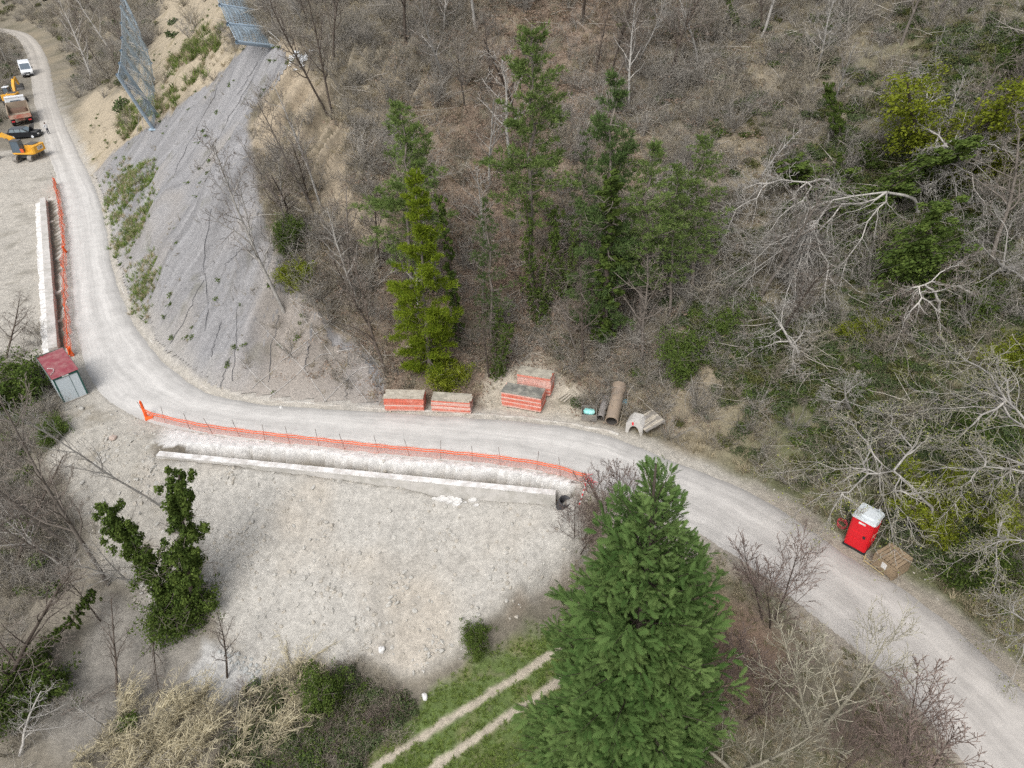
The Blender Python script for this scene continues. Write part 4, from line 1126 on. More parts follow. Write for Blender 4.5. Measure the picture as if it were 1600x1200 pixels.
# -- excavators
def excavator(label, q, rz, boom, slew, canopy_white, hidden=False):
    ex = empty('excavator', (q[0], q[1], gz_at(q)), rz, label, 'excavator', 'yellow excavators on the far verge')
    ex.scale = (.94, .94, .94)
    # undercarriage: tracks along local y
    for sgn in (-1, 1):
        pr = []
        for k in range(9): t_ = math.pi / 2 + math.pi * k / 8; pr.append((-1.45 + .4 * math.cos(t_), .42 + .4 * math.sin(t_)))
        for k in range(9): t_ = -math.pi / 2 + math.pi * k / 8; pr.append((1.45 + .4 * math.cos(t_), .42 + .4 * math.sin(t_)))
        tr = MB().prism(pr, 'x', sgn * 1.05 - .27, sgn * 1.05 + .27).build('track', M_TRACK, ex)
        for k in range(12):
            MB().box((sgn * 1.05, -1.5 + 3.0 * k / 11, .84), (.58, .14, .05)).build('track_shoe', M_TRACK, tr)
        for k in range(4): MB().lathe([(0, -.3), (.24, -.3), (.24, .3), (0, .3)], 12, Matrix.Translation((sgn * 1.05, -1.2 + .8 * k, .42)) @ Matrix.Rotation(math.pi / 2, 4, 'Y')).build('roller', M_STEELD, tr)
    MB().box((0, 0, .62), (1.7, 1.6, .45)).build('track_frame', M_STEELD, ex)
    up = MB().lathe([(0, .84), (.6, .84), (.6, 1.0), (0, 1.0)], 18).build('slew_ring', M_STEELD, ex)
    S = Matrix.Rotation(slew, 4, 'Z')
    def part(mb, nm, mat, par=ex):
        me = mb.mesh(nm); me.transform(S); return link(nm, me, mat, par)
    # upper works: +y is the digging direction
    part(MB().box((0, -.35, 1.12), (2.6, 3.3, .22), bev=.15), 'deck', M_YEL)
    hs_ = part(MB().box((.35, -1.05, 1.62), (1.85, 1.75, .85), taper=(.95, .92), bev=.12), 'engine_housing', M_YEL)
    part(MB().box((.35, -1.0, 2.08), (1.3, 1.2, .08)), 'engine_cover', M_STEELD, hs_)
    for k in range(4): part(MB().box((1.27, -1.2, 1.4 + .14 * k), (.03, .8, .05)), 'louvre', M_STEELD, hs_)
    cw = part(MB().box((0, -1.95, 1.55), (2.55, .5, .95), bev=.2), 'counterweight', M_YEL)
    part(MB().box((.1, -2.22, 1.62), (1.1, .03, .5)), 'white_panel', M_WHITE, cw)
    cu = bpy.data.curves.new('lettering', 'FONT'); cu.body = 'CAT'; cu.size = .42; cu.extrude = .006; cu.align_x = 'CENTER'; cu.align_y = 'CENTER'
    to = bpy.data.objects.new('lettering', cu); COL.objects.link(to); bpy.context.view_layer.update()
    tm = bpy.data.meshes.new_from_object(to.evaluated_get(bpy.context.evaluated_depsgraph_get())); bpy.data.objects.remove(to)
    tm.transform(S @ Matrix.Translation((.1, -2.25, 1.62)) @ Matrix.Rotation(math.pi / 2, 4, 'X')); link('lettering', tm, M_BLK, cw)
    part(MB().box((-.85, .45, 2.0), (.9, 1.5, 1.6), taper=(.92, .85), bev=.08), 'cab', M_GLASS)
    part(MB().box((-.85, .4, 2.84), (.92, 1.4, .08), bev=.1), 'cab_roof', M_VANW if canopy_white else M_STEELD)
    for sx in (-1.28, -.42):
        for y in (-.22, 1.12): part(MB().tube([(sx, y, 1.2), (sx * .98, y * .9, 2.8)], .045, 4), 'cab_pillar', M_STEELD)
    part(MB().box((-1.32, -.45, 1.55), (.05, .5, .5)), 'cab_door_panel', surf('orange_red', (.6, .1, .03), .5))
    # boom, stick, bucket in the y-z plane
    b = [Vector((.15, *p)) for p in boom]
    def arm(nm, pts, hgt, wd):
        mb = MB()
        top = []; bot = []
        for i, p in enumerate(pts):
            a_ = pts[max(i - 1, 0)]; c_ = pts[min(i + 1, len(pts) - 1)]
            t_ = (c_ - a_).normalized(); nrm = Vector((0, -t_.z, t_.y))
            h_ = hgt * (.6 if i in (0, len(pts) - 1) else 1)
            top.append(p + nrm * h_ / 2); bot.append(p - nrm * h_ / 2)
        outl = [(p.y, p.z) for p in top] + [(p.y, p.z) for p in reversed(bot)]
        mb.prism(outl, 'x', .15 - wd / 2, .15 + wd / 2)
        return part(mb, nm, M_YEL)
    bo = arm('boom', b[:4], .55, .42); arm('stick', b[3:5] if len(b) < 7 else b[3:5], .42, .34)
    for sx in (-.2, .5):
        part(MB().tube([Vector((sx, .7, 1.35)), b[1] * .5 + b[2] * .5 + Vector((sx - .15, 0, -.1))], .07, 8), 'boom_cylinder', M_STEELD)
    part(MB().tube([b[2] + Vector((0, 0, .35)), b[3] + Vector((0, -.2, .4))], .07, 8), 'stick_cylinder', M_STEELD)
    bk = b[4]
    part(MB().prism([(bk.y - .1, bk.z + .15), (bk.y + .35, bk.z), (bk.y + .5, bk.z - .5), (bk.y + .15, bk.z - .95), (bk.y - .5, bk.z - .85), (bk.y - .1, bk.z - .55), (bk.y - .15, bk.z - .2)], 'x', -.45, .75), 'bucket', M_STEELD)
    return ex
q = P(46, 246, 0)
excavator('yellow excavator with dark cab roof in front of the black car', q, R(0), [(.55, 1.4), (1.6, 2.7), (3.0, 3.3), (5.0, 2.6), (5.6, .9)], R(82), False)
q = P(25, 160, 0)
excavator('yellow excavator with white cab roof working behind the dump truck, arm raised', q, R(8), [(.55, 1.4), (1.4, 2.6), (2.3, 3.4), (3.6, 3.7), (4.2, 2.4)], R(5), True)
# -- black estate car with its bonnet up, side on
q = P(37, 214, 0)
cr0 = empty('car', (q[0] + .2, q[1] + .3, gz_at(q)), R(4), 'black car with bonnet raised between the dump truck and the excavator', 'car')
low = [(-2.15, .3), (-2.25, .75), (-2.15, .95), (-.9, .98), (.75, .95), (2.05, .82), (2.2, .6), (2.15, .3)]
MB().prism(low, 'y', -.88, .88).build('body', M_CARB, cr0)
V = [(-2.0, -.82, .97), (1.0, -.82, .95), (.15, -.66, 1.45), (-1.65, -.66, 1.47), (-2.0, .82, .97), (1.0, .82, .95), (.15, .66, 1.45), (-1.65, .66, 1.47)]
cbn = MB().add(V, [(0, 1, 2, 3), (5, 4, 7, 6), (3, 2, 6, 7), (1, 5, 6, 2), (4, 0, 3, 7), (0, 4, 5, 1)]).build('cabin', M_CARB, cr0)
for sgn in (-1, 1):
    for xa, xb, xc, xd in ((-1.72, -1.0, -1.0, -1.5), (-.92, -.15, -.15, -.92), (-.07, .75, .12, -.07)):
        pts = [(xa, sgn * .825, 1.0), (xb, sgn * .825, 1.0), (xc, sgn * .70, 1.38), (xd, sgn * .70, 1.38)]
        pts = pts + [(x, y + sgn * .02, z) for x, y, z in pts]
        MB().add(pts, [(0, 1, 2, 3), (7, 6, 5, 4), (0, 4, 5, 1), (1, 5, 6, 2), (2, 6, 7, 3), (3, 7, 4, 0)]).build('side_window', surf('sky_glass', (.13, .17, .19), .15, .1, 1, spec=.5), cbn)
    for x in (-1.35, 1.35): wheel(cr0, x, sgn * .80, .33, .22, M_GALVW)
    MB().box((2.16, sgn * .62, .66), (.1, .34, .16)).build('headlight', M_LIGHT, cr0)
for o in [c_ for c_ in cr0.children if c_.name.startswith('wheel')]: o.rotation_euler = (math.pi / 2, 0, 0)
MB().add([(.97, -.68, 1.02), (.22, -.58, 1.42), (.22, .58, 1.42), (.97, .68, 1.02), (1.0, -.68, 1.04), (.25, -.58, 1.45), (.25, .58, 1.45), (1.0, .68, 1.04)], [(4, 5, 6, 7), (0, 1, 5, 4), (1, 2, 6, 5), (2, 3, 7, 6), (3, 0, 4, 7)]).build('windscreen', MATS['sky_glass'], cbn)
MB().box((1.25, 0, 1.42), (.05, 1.5, 1.05), (0, .45, 0)).build('bonnet', M_CARB, cr0)
MB().box((1.5, 0, .9), (1.0, 1.3, .12)).build('engine_bay', M_STEELD, cr0)
# ---------------------------------------------------------------- plant builders
def rot_to(d):
    return Vector(d).to_track_quat('Z', 'Y').to_matrix()
def unit(v): return v / (np.linalg.norm(v) + 1e-9)
class Tree:
    """recursive bare tree: thick limbs in .trunk, fine wood in .twigs, tip positions in .tips"""
    def __init__(s, seed): s.r = random.Random(seed); s.trunk = NB(); s.twigs = NB(); s.tips = []; s.nodes = []
    def branch(s, p, d, L, rad, lev, maxl, cfg):
        r = s.r; n = cfg['seg'][min(lev, len(cfg['seg']) - 1)]
        wig = cfg['wig'][min(lev, len(cfg['wig']) - 1)]; up = cfg['up'][min(lev, len(cfg['up']) - 1)]
        pts = [p]; d = unit(np.array(d, float)); ds = [d]
        for i in range(n):
            d = unit(d + np.array([r.gauss(0, wig), r.gauss(0, wig), r.gauss(0, wig) + up]))
            p = p + d * L / n; pts.append(p); ds.append(d)
        tip = .25 if lev < maxl else .35
        rads = rad * np.linspace(1, tip, n + 1)
        sides = (7, 5, 3, 3, 3)[min(lev, 4)]
        V, F = tube_np(np.array(pts), np.maximum(rads, cfg['rmin']), sides)
        (s.trunk if lev <= cfg['thick'] else s.twigs).add(V, F, a=min(1, lev / max(1, maxl)) * .8 + r.uniform(0, .2))
        if lev >= 1: s.nodes += [(pts[i], rads[i]) for i in range(1, n + 1)]
        if lev >= maxl: s.tips.append((pts[-1], d)); return
        k = cfg['kids'][lev]
        t0 = cfg['start'][min(lev, len(cfg['start']) - 1)]
        a0 = r.uniform(0, 6.28)
        for j in range(k):
            t = t0 + (1 - t0) * (j + r.uniform(.1, .9)) / k
            f = t * n; i = min(int(f), n - 1); f -= i
            q = pts[i] * (1 - f) + pts[i + 1] * f
            dd = ds[i + 1]
            ang = R(r.uniform(*cfg['ang'][min(lev, len(cfg['ang']) - 1)])); az_ = a0 + j * 2.4 + r.uniform(-.5, .5)
            e1_ = unit(np.cross(dd, [.3, .9, .1] if abs(dd[2]) > .8 else [0, 0, 1])); e2_ = np.cross(dd, e1_)
            nd = dd * math.cos(ang) + (e1_ * math.cos(az_) + e2_ * math.sin(az_)) * math.sin(ang)
            cl = L * r.uniform(*cfg['len'][min(lev, len(cfg['len']) - 1)]) * (1 - cfg.get('taper', .55) * (t - t0) / (1 - t0 + 1e-6))
            cr_ = max(cfg['rmin'], rads[min(i + 1, n)] * r.uniform(.45, .7))
            s.branch(q, nd, cl, cr_, lev + 1, maxl, cfg)
def mk_tree(seed, h, rad, cfg, maxl, stems=1, spread=0, d0=(0, 0, 1)):
    t = Tree(seed)
    for k in range(stems):
        a = 6.28 * k / stems + t.r.uniform(-.4, .4); sp_ = spread * t.r.uniform(.5, 1.1) if stems > 1 else 0
        d = np.array(d0, float) + np.array([math.cos(a), math.sin(a), 0]) * sp_
        t.branch(np.array([.05 * stems * math.cos(a) * (stems > 1), .05 * stems * math.sin(a) * (stems > 1), -.15]), d, h * t.r.uniform(.85, 1.05) if stems > 1 else h, rad * (1 if stems == 1 else t.r.uniform(.7, 1)), 0, maxl, cfg)
    return t
def leaves(C, Nrm, size, seed, elong=1.5, tint=(0, 1), bend=.15):
    """one folded leaf (2 tris) at each centre, facing roughly along Nrm"""
    g = np.random.default_rng(seed); n = len(C)
    Nn = Nrm + g.normal(0, .55, (n, 3)); Nn /= np.linalg.norm(Nn, axis=1)[:, None] + 1e-9
    a = g.normal(0, 1, (n, 3)); U = np.cross(Nn, a); U /= np.linalg.norm(U, axis=1)[:, None] + 1e-9
    W = np.cross(Nn, U)
    sz = size * g.uniform(.6, 1.3, n)[:, None]
    V = np.stack([C - U * sz * elong * .5, C + W * sz * .5 + Nn * sz * bend, C + U * sz * elong * .5, C - W * sz * .5 + Nn * sz * bend], 1).reshape(-1, 3)
    i = np.arange(n)[:, None] * 4
    T = np.concatenate([i + np.array([0, 1, 2]), i + np.array([0, 2, 3])])
    return V, T, np.repeat(g.uniform(tint[0], tint[1], n), 4)
def shell(g, n, c, r, inner=.55):
    """points and outward normals in an ellipsoid shell"""
    d = g.normal(0, 1, (n, 3)); d /= np.linalg.norm(d, axis=1)[:, None]
    k = g.uniform(inner ** 2, 1, n)[:, None] ** .5
    return np.array(c) + d * k * np.array(r), d
def tufts(C, D, n, L, wd, seed, spread=.7, tint=(0, 1)):
    """needle brush: n thin triangles fanning from each centre C about direction D"""
    g = np.random.default_rng(seed); m_ = len(C)
    dirs = D[:, None, :] + g.normal(0, spread, (m_, n, 3)); dirs /= np.linalg.norm(dirs, axis=2)[..., None] + 1e-9
    ln = L * g.uniform(.6, 1.15, (m_, n, 1))
    side = np.cross(dirs, g.normal(0, 1, (m_, n, 3))); side /= np.linalg.norm(side, axis=2)[..., None] + 1e-9
    A_ = C[:, None, :] - dirs * ln * .1; tip = C[:, None, :] + dirs * ln
    mid = C[:, None, :] + dirs * ln * .45
    V = np.stack([A_, mid + side * wd, tip, mid - side * wd], 2).reshape(-1, 3)
    i = np.arange(m_ * n)[:, None] * 4
    T = np.concatenate([i + np.array([0, 1, 2]), i + np.array([0, 2, 3])])
    tn = np.repeat(np.clip(g.uniform(tint[0], tint[1], m_), 0, 1), n * 4)
    return V, T, tn

BARK_G = barkmat('grey_bark', (.17, .15, .13), (.21, .18, .155))
BARK_D = barkmat('dark_bark', (.085, .07, .058), (.13, .105, .09))
BARK_W = barkmat('pale_bark', (.36, .345, .32), (.35, .33, .30))
BARK_R = barkmat('reddish_twigs', (.15, .12, .105), (.19, .145, .125))
BARK_L = barkmat('lichen_bark', (.30, .28, .22), (.33, .31, .24))
L_PINE = leafmat('pine_needles', (.10, .155, .045), (.19, .25, .08))
L_PINED = leafmat('dark_pine_needles', (.06, .10, .035), (.12, .17, .06))
L_PINEY = leafmat('yellow_green_needles', (.13, .19, .018), (.23, .29, .03))
L_IVY = leafmat('ivy_leaves', (.055, .09, .024), (.125, .17, .04))
L_IVYY = leafmat('bright_ivy_leaves', (.11, .145, .018), (.27, .30, .035))
L_CYP = leafmat('cypress_sprays', (.075, .145, .04), (.20, .285, .095), .3)
L_BUD = leafmat('spring_buds', (.20, .22, .05), (.30, .32, .08))
L_GRASS = leafmat('fresh_grass', (.12, .20, .04), (.24, .29, .09))
L_DRY = leafmat('dry_grass', (.27, .23, .15), (.45, .39, .27))
L_REED = leafmat('dry_reed', (.40, .35, .23), (.62, .56, .40))
L_TWIG = leafmat('brush_twigs', (.235, .21, .165), (.39, .352, .28), .1)
L_TWIGG = leafmat('grey_brush', (.25, .232, .205), (.39, .365, .325), .1)
L_BRAM = leafmat('bramble_leaves', (.06, .09, .04), (.12, .15, .065))
L_IVYO = leafmat('olive_leaves', (.075, .085, .03), (.15, .155, .06))
L_LITTER = leafmat('leaf_litter', (.19, .135, .10), (.34, .26, .20))

# ---------------------------------------------------------------- scattered stuff: points carrying instances
LIB = 0
def scatter(name, label, cat, pts, srcs, scale, seed, mats, tilt=.12, align=None):
    """srcs: list of meshes; pts (n,3). One object of kind stuff."""
    global LIB
    g = np.random.default_rng(seed); n = len(pts)
    coll = bpy.data.collections.new('source_%02d' % LIB); LIB += 1
    for i, me in enumerate(srcs):
        if not me.materials: me.materials.append(mats[i % len(mats)])
        coll.objects.link(bpy.data.objects.new('source_%02d_%02d' % (LIB, i), me))
    me = bpy.data.meshes.new(name)
    me.vertices.add(n); me.vertices.foreach_set('co', np.asarray(pts, np.float32).ravel())
    a = me.attributes.new('irot', 'FLOAT_VECTOR', 'POINT')
    rot = np.stack([g.normal(0, tilt, n), g.normal(0, tilt, n), g.uniform(0, 6.283, n)], 1)
    if align is not None: rot[:, 2] = align + g.normal(0, .5, n)
    a.data.foreach_set('vector', rot.astype(np.float32).ravel())
    a = me.attributes.new('iscale', 'FLOAT', 'POINT')
    sc = g.uniform(scale[0], scale[1], n) if not isinstance(scale, np.ndarray) else scale
    a.data.foreach_set('value', sc.astype(np.float32))
    a = me.attributes.new('iidx', 'INT', 'POINT'); a.data.foreach_set('value', g.integers(0, len(srcs), n).astype(np.int32))
    o = link(name, me)
    ng = bpy.data.node_groups.new(name, 'GeometryNodeTree')
    ng.interface.new_socket('Geometry', in_out='INPUT', socket_type='NodeSocketGeometry'); ng.interface.new_socket('Geometry', in_out='OUTPUT', socket_type='NodeSocketGeometry')
    gi = ng.nodes.new('NodeGroupInput'); go = ng.nodes.new('NodeGroupOutput')
    ip = ng.nodes.new('GeometryNodeInstanceOnPoints'); ci = ng.nodes.new('GeometryNodeCollectionInfo')
    ci.inputs['Collection'].default_value = coll; ci.inputs['Separate Children'].default_value = True; ci.inputs['Reset Children'].default_value = True
    def na(nm, typ):
        k = ng.nodes.new('GeometryNodeInputNamedAttribute'); k.data_type = typ; k.inputs['Name'].default_value = nm
        return [s_ for s_ in k.outputs if s_.enabled and s_.name == 'Attribute'][0]
    e2r = ng.nodes.new('FunctionNodeEulerToRotation')
    ng.links.new(na('irot', 'FLOAT_VECTOR'), e2r.inputs[0])
    ng.links.new(gi.outputs[0], ip.inputs['Points']); ng.links.new(ci.outputs[0], ip.inputs['Instance'])
    ip.inputs['Pick Instance'].default_value = True
    ng.links.new(na('iidx', 'INT'), ip.inputs['Instance Index']); ng.links.new(e2r.outputs[0], ip.inputs['Rotation']); ng.links.new(na('iscale', 'FLOAT'), ip.inputs['Scale'])
    ng.links.new(ip.outputs[0], go.inputs[0])
    md = o.modifiers.new('scatter', 'NODES'); md.node_group = ng
    return tag(o, label, cat, kind='stuff')
def sample(n, box, keep, seed):
    """n world-uniform ground points in box (x0,x1,y0,y1) kept with probability keep(x,y)"""
    g = np.random.default_rng(seed)
    x = g.uniform(box[0], box[1], n); y = g.uniform(box[2], box[3], n)
    k = keep(x, y) > g.uniform(0, 1, n)
    x, y = x[k], y[k]
    return np.stack([x, y, hz(x, y)], 1)
def gz_(name, x, y): return zone[name][gcol(x, y)]
def gD(x, y): return GD[gcol(x, y)]
def gS(x, y): return GS[gcol(x, y)]
def inpoly(poly, x, y, soft=.4): return 1 - sstep(-soft, soft, sdf(x, y, poly) + .5 * fbm(x, y, 1.5, 3, 7))
VEH = [(o.location.x, o.location.y) for o in bpy.data.objects if o.get('category') in ('van', 'truck', 'excavator', 'car')]
def clear(x, y): return np.minimum.reduce([sstep(4.2, 5.6, np.hypot(x - a, (y - b) * .8)) for a, b in VEH])
# source clumps
def brush(seed, h, n, mat_tint=(0, 1), spread=.55, twig=3, rad=.013, leaf=0):
    t = Tree(seed); r = t.r
    for k in range(n):
        a = r.uniform(0, 6.28); d = np.array([math.cos(a) * spread * r.uniform(.1, 1.5), math.sin(a) * spread * r.uniform(.1, 1.5), 1])
        p0 = np.array([math.cos(a) * .25 * r.random(), math.sin(a) * .25 * r.random(), -.08])
        pts = [p0]; dd = unit(d)
        L = h * r.uniform(.45, 1.05)
        for i in range(3):
            dd = unit(dd + np.array([r.gauss(0, .22), r.gauss(0, .22), r.gauss(-.05, .15)])); pts.append(pts[-1] + dd * L / 3)
        tn = r.uniform(*mat_tint)
        V, F = tube_np(np.array(pts), np.array([1, .85, .6, .35]) * rad, 3); t.twigs.add(V, F, a=tn)
        for j in range(twig):
            i = r.choice((1, 2, 3)); e = unit(dd + np.array([r.gauss(0, .8), r.gauss(0, .8), r.gauss(0, .5)])); q = pts[i]
            V, F = tube_np(np.array([q, q + e * L * .16, q + (e + np.array([r.gauss(0, .3), r.gauss(0, .3), r.gauss(0, .3)])) * L * .32]), np.array([.6, .5, .25]) * rad, 3); t.twigs.add(V, F, a=tn)
    if leaf:
        g = np.random.default_rng(seed); C, nn = shell(g, leaf, (0, 0, h * .4), (h * .55, h * .55, h * .45), .3)
        C = C[C[:, 2] > 0]; V, T, A_ = leaves(C, nn[:len(C)] + [0, 0, .8], .09, seed); t.twigs.add(V, T=T, a=A_)
    return t.twigs.mesh('brush')
def tuft(seed, n, h, wd, lean=.5):
    g = np.random.default_rng(seed)
    a = g.uniform(0, 6.28, n); r0 = g.uniform(0, .14, n) * h / .4
    b = np.stack([np.cos(a) * r0, np.sin(a) * r0, np.full(n, -.02)], 1)
    ln = h * g.uniform(.5, 1.1, n); le = lean * g.uniform(.2, 1.3, n); a2 = a + g.normal(0, .6, n)
    d = np.stack([np.cos(a2) * le, np.sin(a2) * le, np.ones(n)], 1); d /= np.linalg.norm(d, axis=1)[:, None]
    tip = b + d * ln[:, None] + np.stack([np.cos(a2) * le * ln * .35, np.sin(a2) * le * ln * .35, -le * ln * .25], 1)
    mid = b + d * ln[:, None] * .55
    s_ = np.stack([-np.sin(a2), np.cos(a2), np.zeros(n)], 1) * wd
    V = np.stack([b - s_, b + s_, mid + s_ * .7, mid - s_ * .7, tip], 1).reshape(-1, 3)
    i = np.arange(n)[:, None] * 5
    nb = NB(); nb.add(V, Q=i + np.array([0, 1, 2, 3]), T=i + np.array([3, 2, 4]), a=np.repeat(g.uniform(0, 1, n), 5))
    return nb.mesh('tuft')
def stone_mesh(seed, sub=1):
    bm = bmesh.new(); bmesh.ops.create_icosphere(bm, subdivisions=sub, radius=1)
    r = random.Random(seed)
    sx, sy, sz = r.uniform(.8, 1.2), r.uniform(.6, 1), r.uniform(.45, .8)
    for v in bm.verts:
        k = r.uniform(.75, 1.15); v.co = Vector((v.co.x * sx * k, v.co.y * sy * k, v.co.z * sz * k))
    me = bpy.data.meshes.new('stone'); bm.to_mesh(me); bm.free()
    return me
M_STONE = surf('pale_stone', (.41, .395, .36), .9, .2, 2); M_STONE2 = surf('beige_stone', (.39, .36, .31), .9, .2, 2); M_STONE3 = surf('grey_stone', (.36, .37, .36), .9, .2, 2)

# ---- rubble on the spoil and soil
stones = [stone_mesh(i, 1) for i in range(5)]
def clump(x, y, s, lo, hi): return sstep(lo, hi, fbm(x, y, 2.2, 4, s))
pts = sample(60000, (-27, 9, 17, 37), lambda x, y: np.maximum.reduce([gz_('fill', x, y) * (.10 + .9 * clump(x, y, 31, .0, .5)), gz_('soil', x, y) * (.2 + .6 * clump(x, y, 32, -.1, .4)), gz_('bankr', x, y) * .25]) * .55, 1)
g = np.random.default_rng(3)
sc_ = .025 + .16 * g.random(len(pts)) ** 4 + .025 * g.random(len(pts))
scatter('rubble', 'pale stones and clods strewn over the spoil slope and soil', 'rubble', pts, stones, sc_, 5, [M_STONE, M_STONE2], .6)
pts = sample(26000, (-60, -20, 34, 95), lambda x, y: np.maximum(gz_('terr', x, y) * (.1 + .5 * clump(x, y, 33, .0, .5)), gz_('soil', x, y) * .5) * .6, 2)
sc_ = .03 + .12 * np.random.default_rng(4).random(len(pts)) ** 4
scatter('rubble', 'pale clods strewn over the terrace beside the stepped wall', 'rubble', pts, [stone_mesh(i + 20, 1) for i in range(4)], sc_, 6, [M_STONE2, M_STONE], .6)
# broken edge of the lip, trench debris and roadside gravel
pts = sample(60000, (-40, 30, 8, 60), lambda x, y: ((np.abs(gD(x, y)) < 1.3) & (np.abs(gD(x, y)) > .03)) * .2 * (gS(x, y) > 7) * ((gD(x, y) > 0) | (gS(x, y) > 24.3)), 8)
sc_ = .02 + .07 * np.random.default_rng(6).random(len(pts)) ** 3
scatter('roadside_gravel', 'loose gravel and clods along both edges of the road', 'gravel', pts, [stone_mesh(i + 40, 1) for i in range(4)], sc_, 7, [M_STONE, M_STONE2], .6)
# riprap strip at the toe of the spoil
RIP = wpoly([(330, 1000), (348, 1000), (380, 1030), (415, 1058), (405, 1068), (372, 1045), (345, 1025)])
pts = sample(9000, (-22, -8, 18, 28), lambda x, y: inpoly(RIP, x, y, .2), 9)
scatter('riprap', 'band of grey broken stone at the foot of the spoil slope', 'riprap', pts, [stone_mesh(i + 60, 1) for i in range(4)], .05 + .13 * np.random.default_rng(9).random(len(pts)) ** 2, 8, [M_STONE3, M_STONE3, M_STONE], .6)
# single larger stones
BIG = [(597, 1018, .26, 'white'), (664, 1091, .24, 'white'), (178, 687, .3, 'pinkish'), (430, 900, .16, 'pale'), (476, 905, .15, 'pale'), (552, 968, .17, 'pale'), (322, 908, .17, 'pale'), (700, 975, .15, 'pale'), (747, 962, .16, 'pale'),
       (690, 1018, .18, 'pale'), (642, 905, .13, 'pale'), (552, 988, .15, 'pale'), (770, 890, .14, 'pale'), (486, 915, .15, 'pale'), (440, 640, .2, 'white'), (300, 840, .16, 'pale'), (128, 640, .2, 'pale'), (130, 757, .2, 'pale'), (512, 818, .16, 'pale'),
       (800, 820, .14, 'pale'), (610, 800, .14, 'pale'), (104, 1050, .25, 'grey green'), (395, 862, .14, 'pale')]
BLAB = {0: 'rounded white boulder lying on the lower spoil slope', 1: 'rounded white boulder between brambles and grassy track', 2: 'rounded pinkish boulder on the soil below the road bend', 14: 'white stone lying at the foot of the netting beside the kerb', 21: 'grey green boulder lying in the muddy gully'}
for i, (px, py, s_, kd) in enumerate(BIG):
    q = hit(px, py)
    me = stone_mesh(100 + i, 2); me.transform(Matrix.Scale(s_, 4))
    mt = {'white': M_WHITE, 'pinkish': surf('pinkish_stone', (.42, .34, .29), .9, .15, 3), 'pale': M_STONE, 'grey green': surf('greenish_stone', (.3, .33, .29), .9, .15, 3)}[kd]
    o = link('boulder', me, mt, None, tuple(q + np.array([0, 0, s_ * .35])), (random.uniform(-.3, .3), random.uniform(-.3, .3), random.uniform(0, 6)))
    tag(o, BLAB.get(i, 'angular pale stone standing out from the rubble on bare soil'), 'stone', None if i in BLAB else 'larger stones on the bare soil')

# ---- hillside brush, dry grass, litter
bare = lambda x, y: np.clip(1 - np.maximum.reduce([gz_('net', x, y) * (1 - .35 * sstep(16, 18, gS(x, y))), gz_('sand', x, y) * .95, gz_('beige', x, y) * .93, gz_('trail', x, y) * .96]), 0, 1)
brushes = [brush(i, 1.25, 18) for i in range(5)]
brush_g = [brush(30 + i, 1.5, 22, spread=.7, twig=4) for i in range(4)]
pts = sample(30000, (-32, 60, 16, 100), lambda x, y: (gD(x, y) > 1.6) * bare(x, y) * (.35 + .65 * clump(x, y, 51, -.4, .3)) * (1 - .75 * np.exp(-((gS(x, y) - 20.5) / 2.2) ** 2)) * np.where(gS(x, y) > 25.5, .5, 1), 11)
scatter('brushwood', 'leafless grey brown brush covering the hillside above the road', 'brush', pts, brushes + brush_g, (.55, 1.35), 12, [L_TWIG] * 5 + [L_TWIGG] * 4, .2)
pts = sample(5200, (-150, -30, 84, 260), lambda x, y: clear(x, y) * (np.abs(gD(x, y)) > 2.2) * bare(x, y) * (1 - gz_('terr', x, y)) * (.3 + .7 * clump(x, y, 53, -.3, .3)), 13)
scatter('brushwood', 'leafless brush on both sides of the far end of the road', 'brush', pts, [brush(60 + i, 2.4, 30, rad=.022) for i in range(4)], (.7, 1.5), 14, [L_TWIG, L_TWIGG], .2)
drys = [tuft(i, 22, .55, .012, .7) for i in range(4)]
pts = sample(52000, (-32, 60, 14, 100), lambda x, y: (gD(x, y) > .9) * bare(x, y) * (.25 + .75 * clump(x, y, 55, -.3, .35)) * (1 - .6 * np.exp(-((gS(x, y) - 20.5) / 2.2) ** 2)), 15)
scatter('dry_grass', 'straw coloured dead grass between the hillside brush', 'grass', pts, drys, (.6, 1.4), 16, [L_DRY], .2)
# larger leafless shrubs in grey thickets, and pale fallen sticks
big_b = [brush(240 + i, 2.6, 30, spread=.45, twig=6, rad=.018) for i in range(4)]
pts = sample(2600, (-30, 58, 34, 98), lambda x, y: (gD(x, y) > 6) * bare(x, y) * clump(x, y, 151, .0, .35) * .8, 111)
scatter('thicket', 'tall grey leafless thickets on the upper hillside', 'thicket', pts, big_b, (.7, 1.3), 112, [L_TWIGG, L_TWIG, L_TWIGG, L_TWIGG], .15)
def stick(seed):
    r = random.Random(seed); nb = NB()
    for k in range(3):
        p = np.array([r.uniform(-1, 1), r.uniform(-1, 1), r.uniform(.1, .5)]); a = r.uniform(0, 6.28); d = np.array([math.cos(a), math.sin(a), r.uniform(-.05, .35)]); P_ = [p]
        for i in range(5): d = unit(d + np.array([r.gauss(0, .2), r.gauss(0, .2), r.gauss(-.03, .1)])); P_.append(P_[-1] + d * r.uniform(.25, .5))
        V, F = tube_np(np.array(P_), np.linspace(.022, .008, 6), 4); nb.add(V, F, a=r.random())
    return nb.mesh('stick')
L_STICK = leafmat('pale_sticks', (.32, .29, .25), (.48, .45, .40), .0)
pts = sample(2400, (-30, 58, 18, 95), lambda x, y: (gD(x, y) > 3) * bare(x, y) * .7, 113)
scatter('fallen_sticks', 'pale fallen sticks lying through the hillside brush', 'sticks', pts, [stick(260 + i) for i in range(5)], (.6, 1.3), 114, [L_STICK], .15)
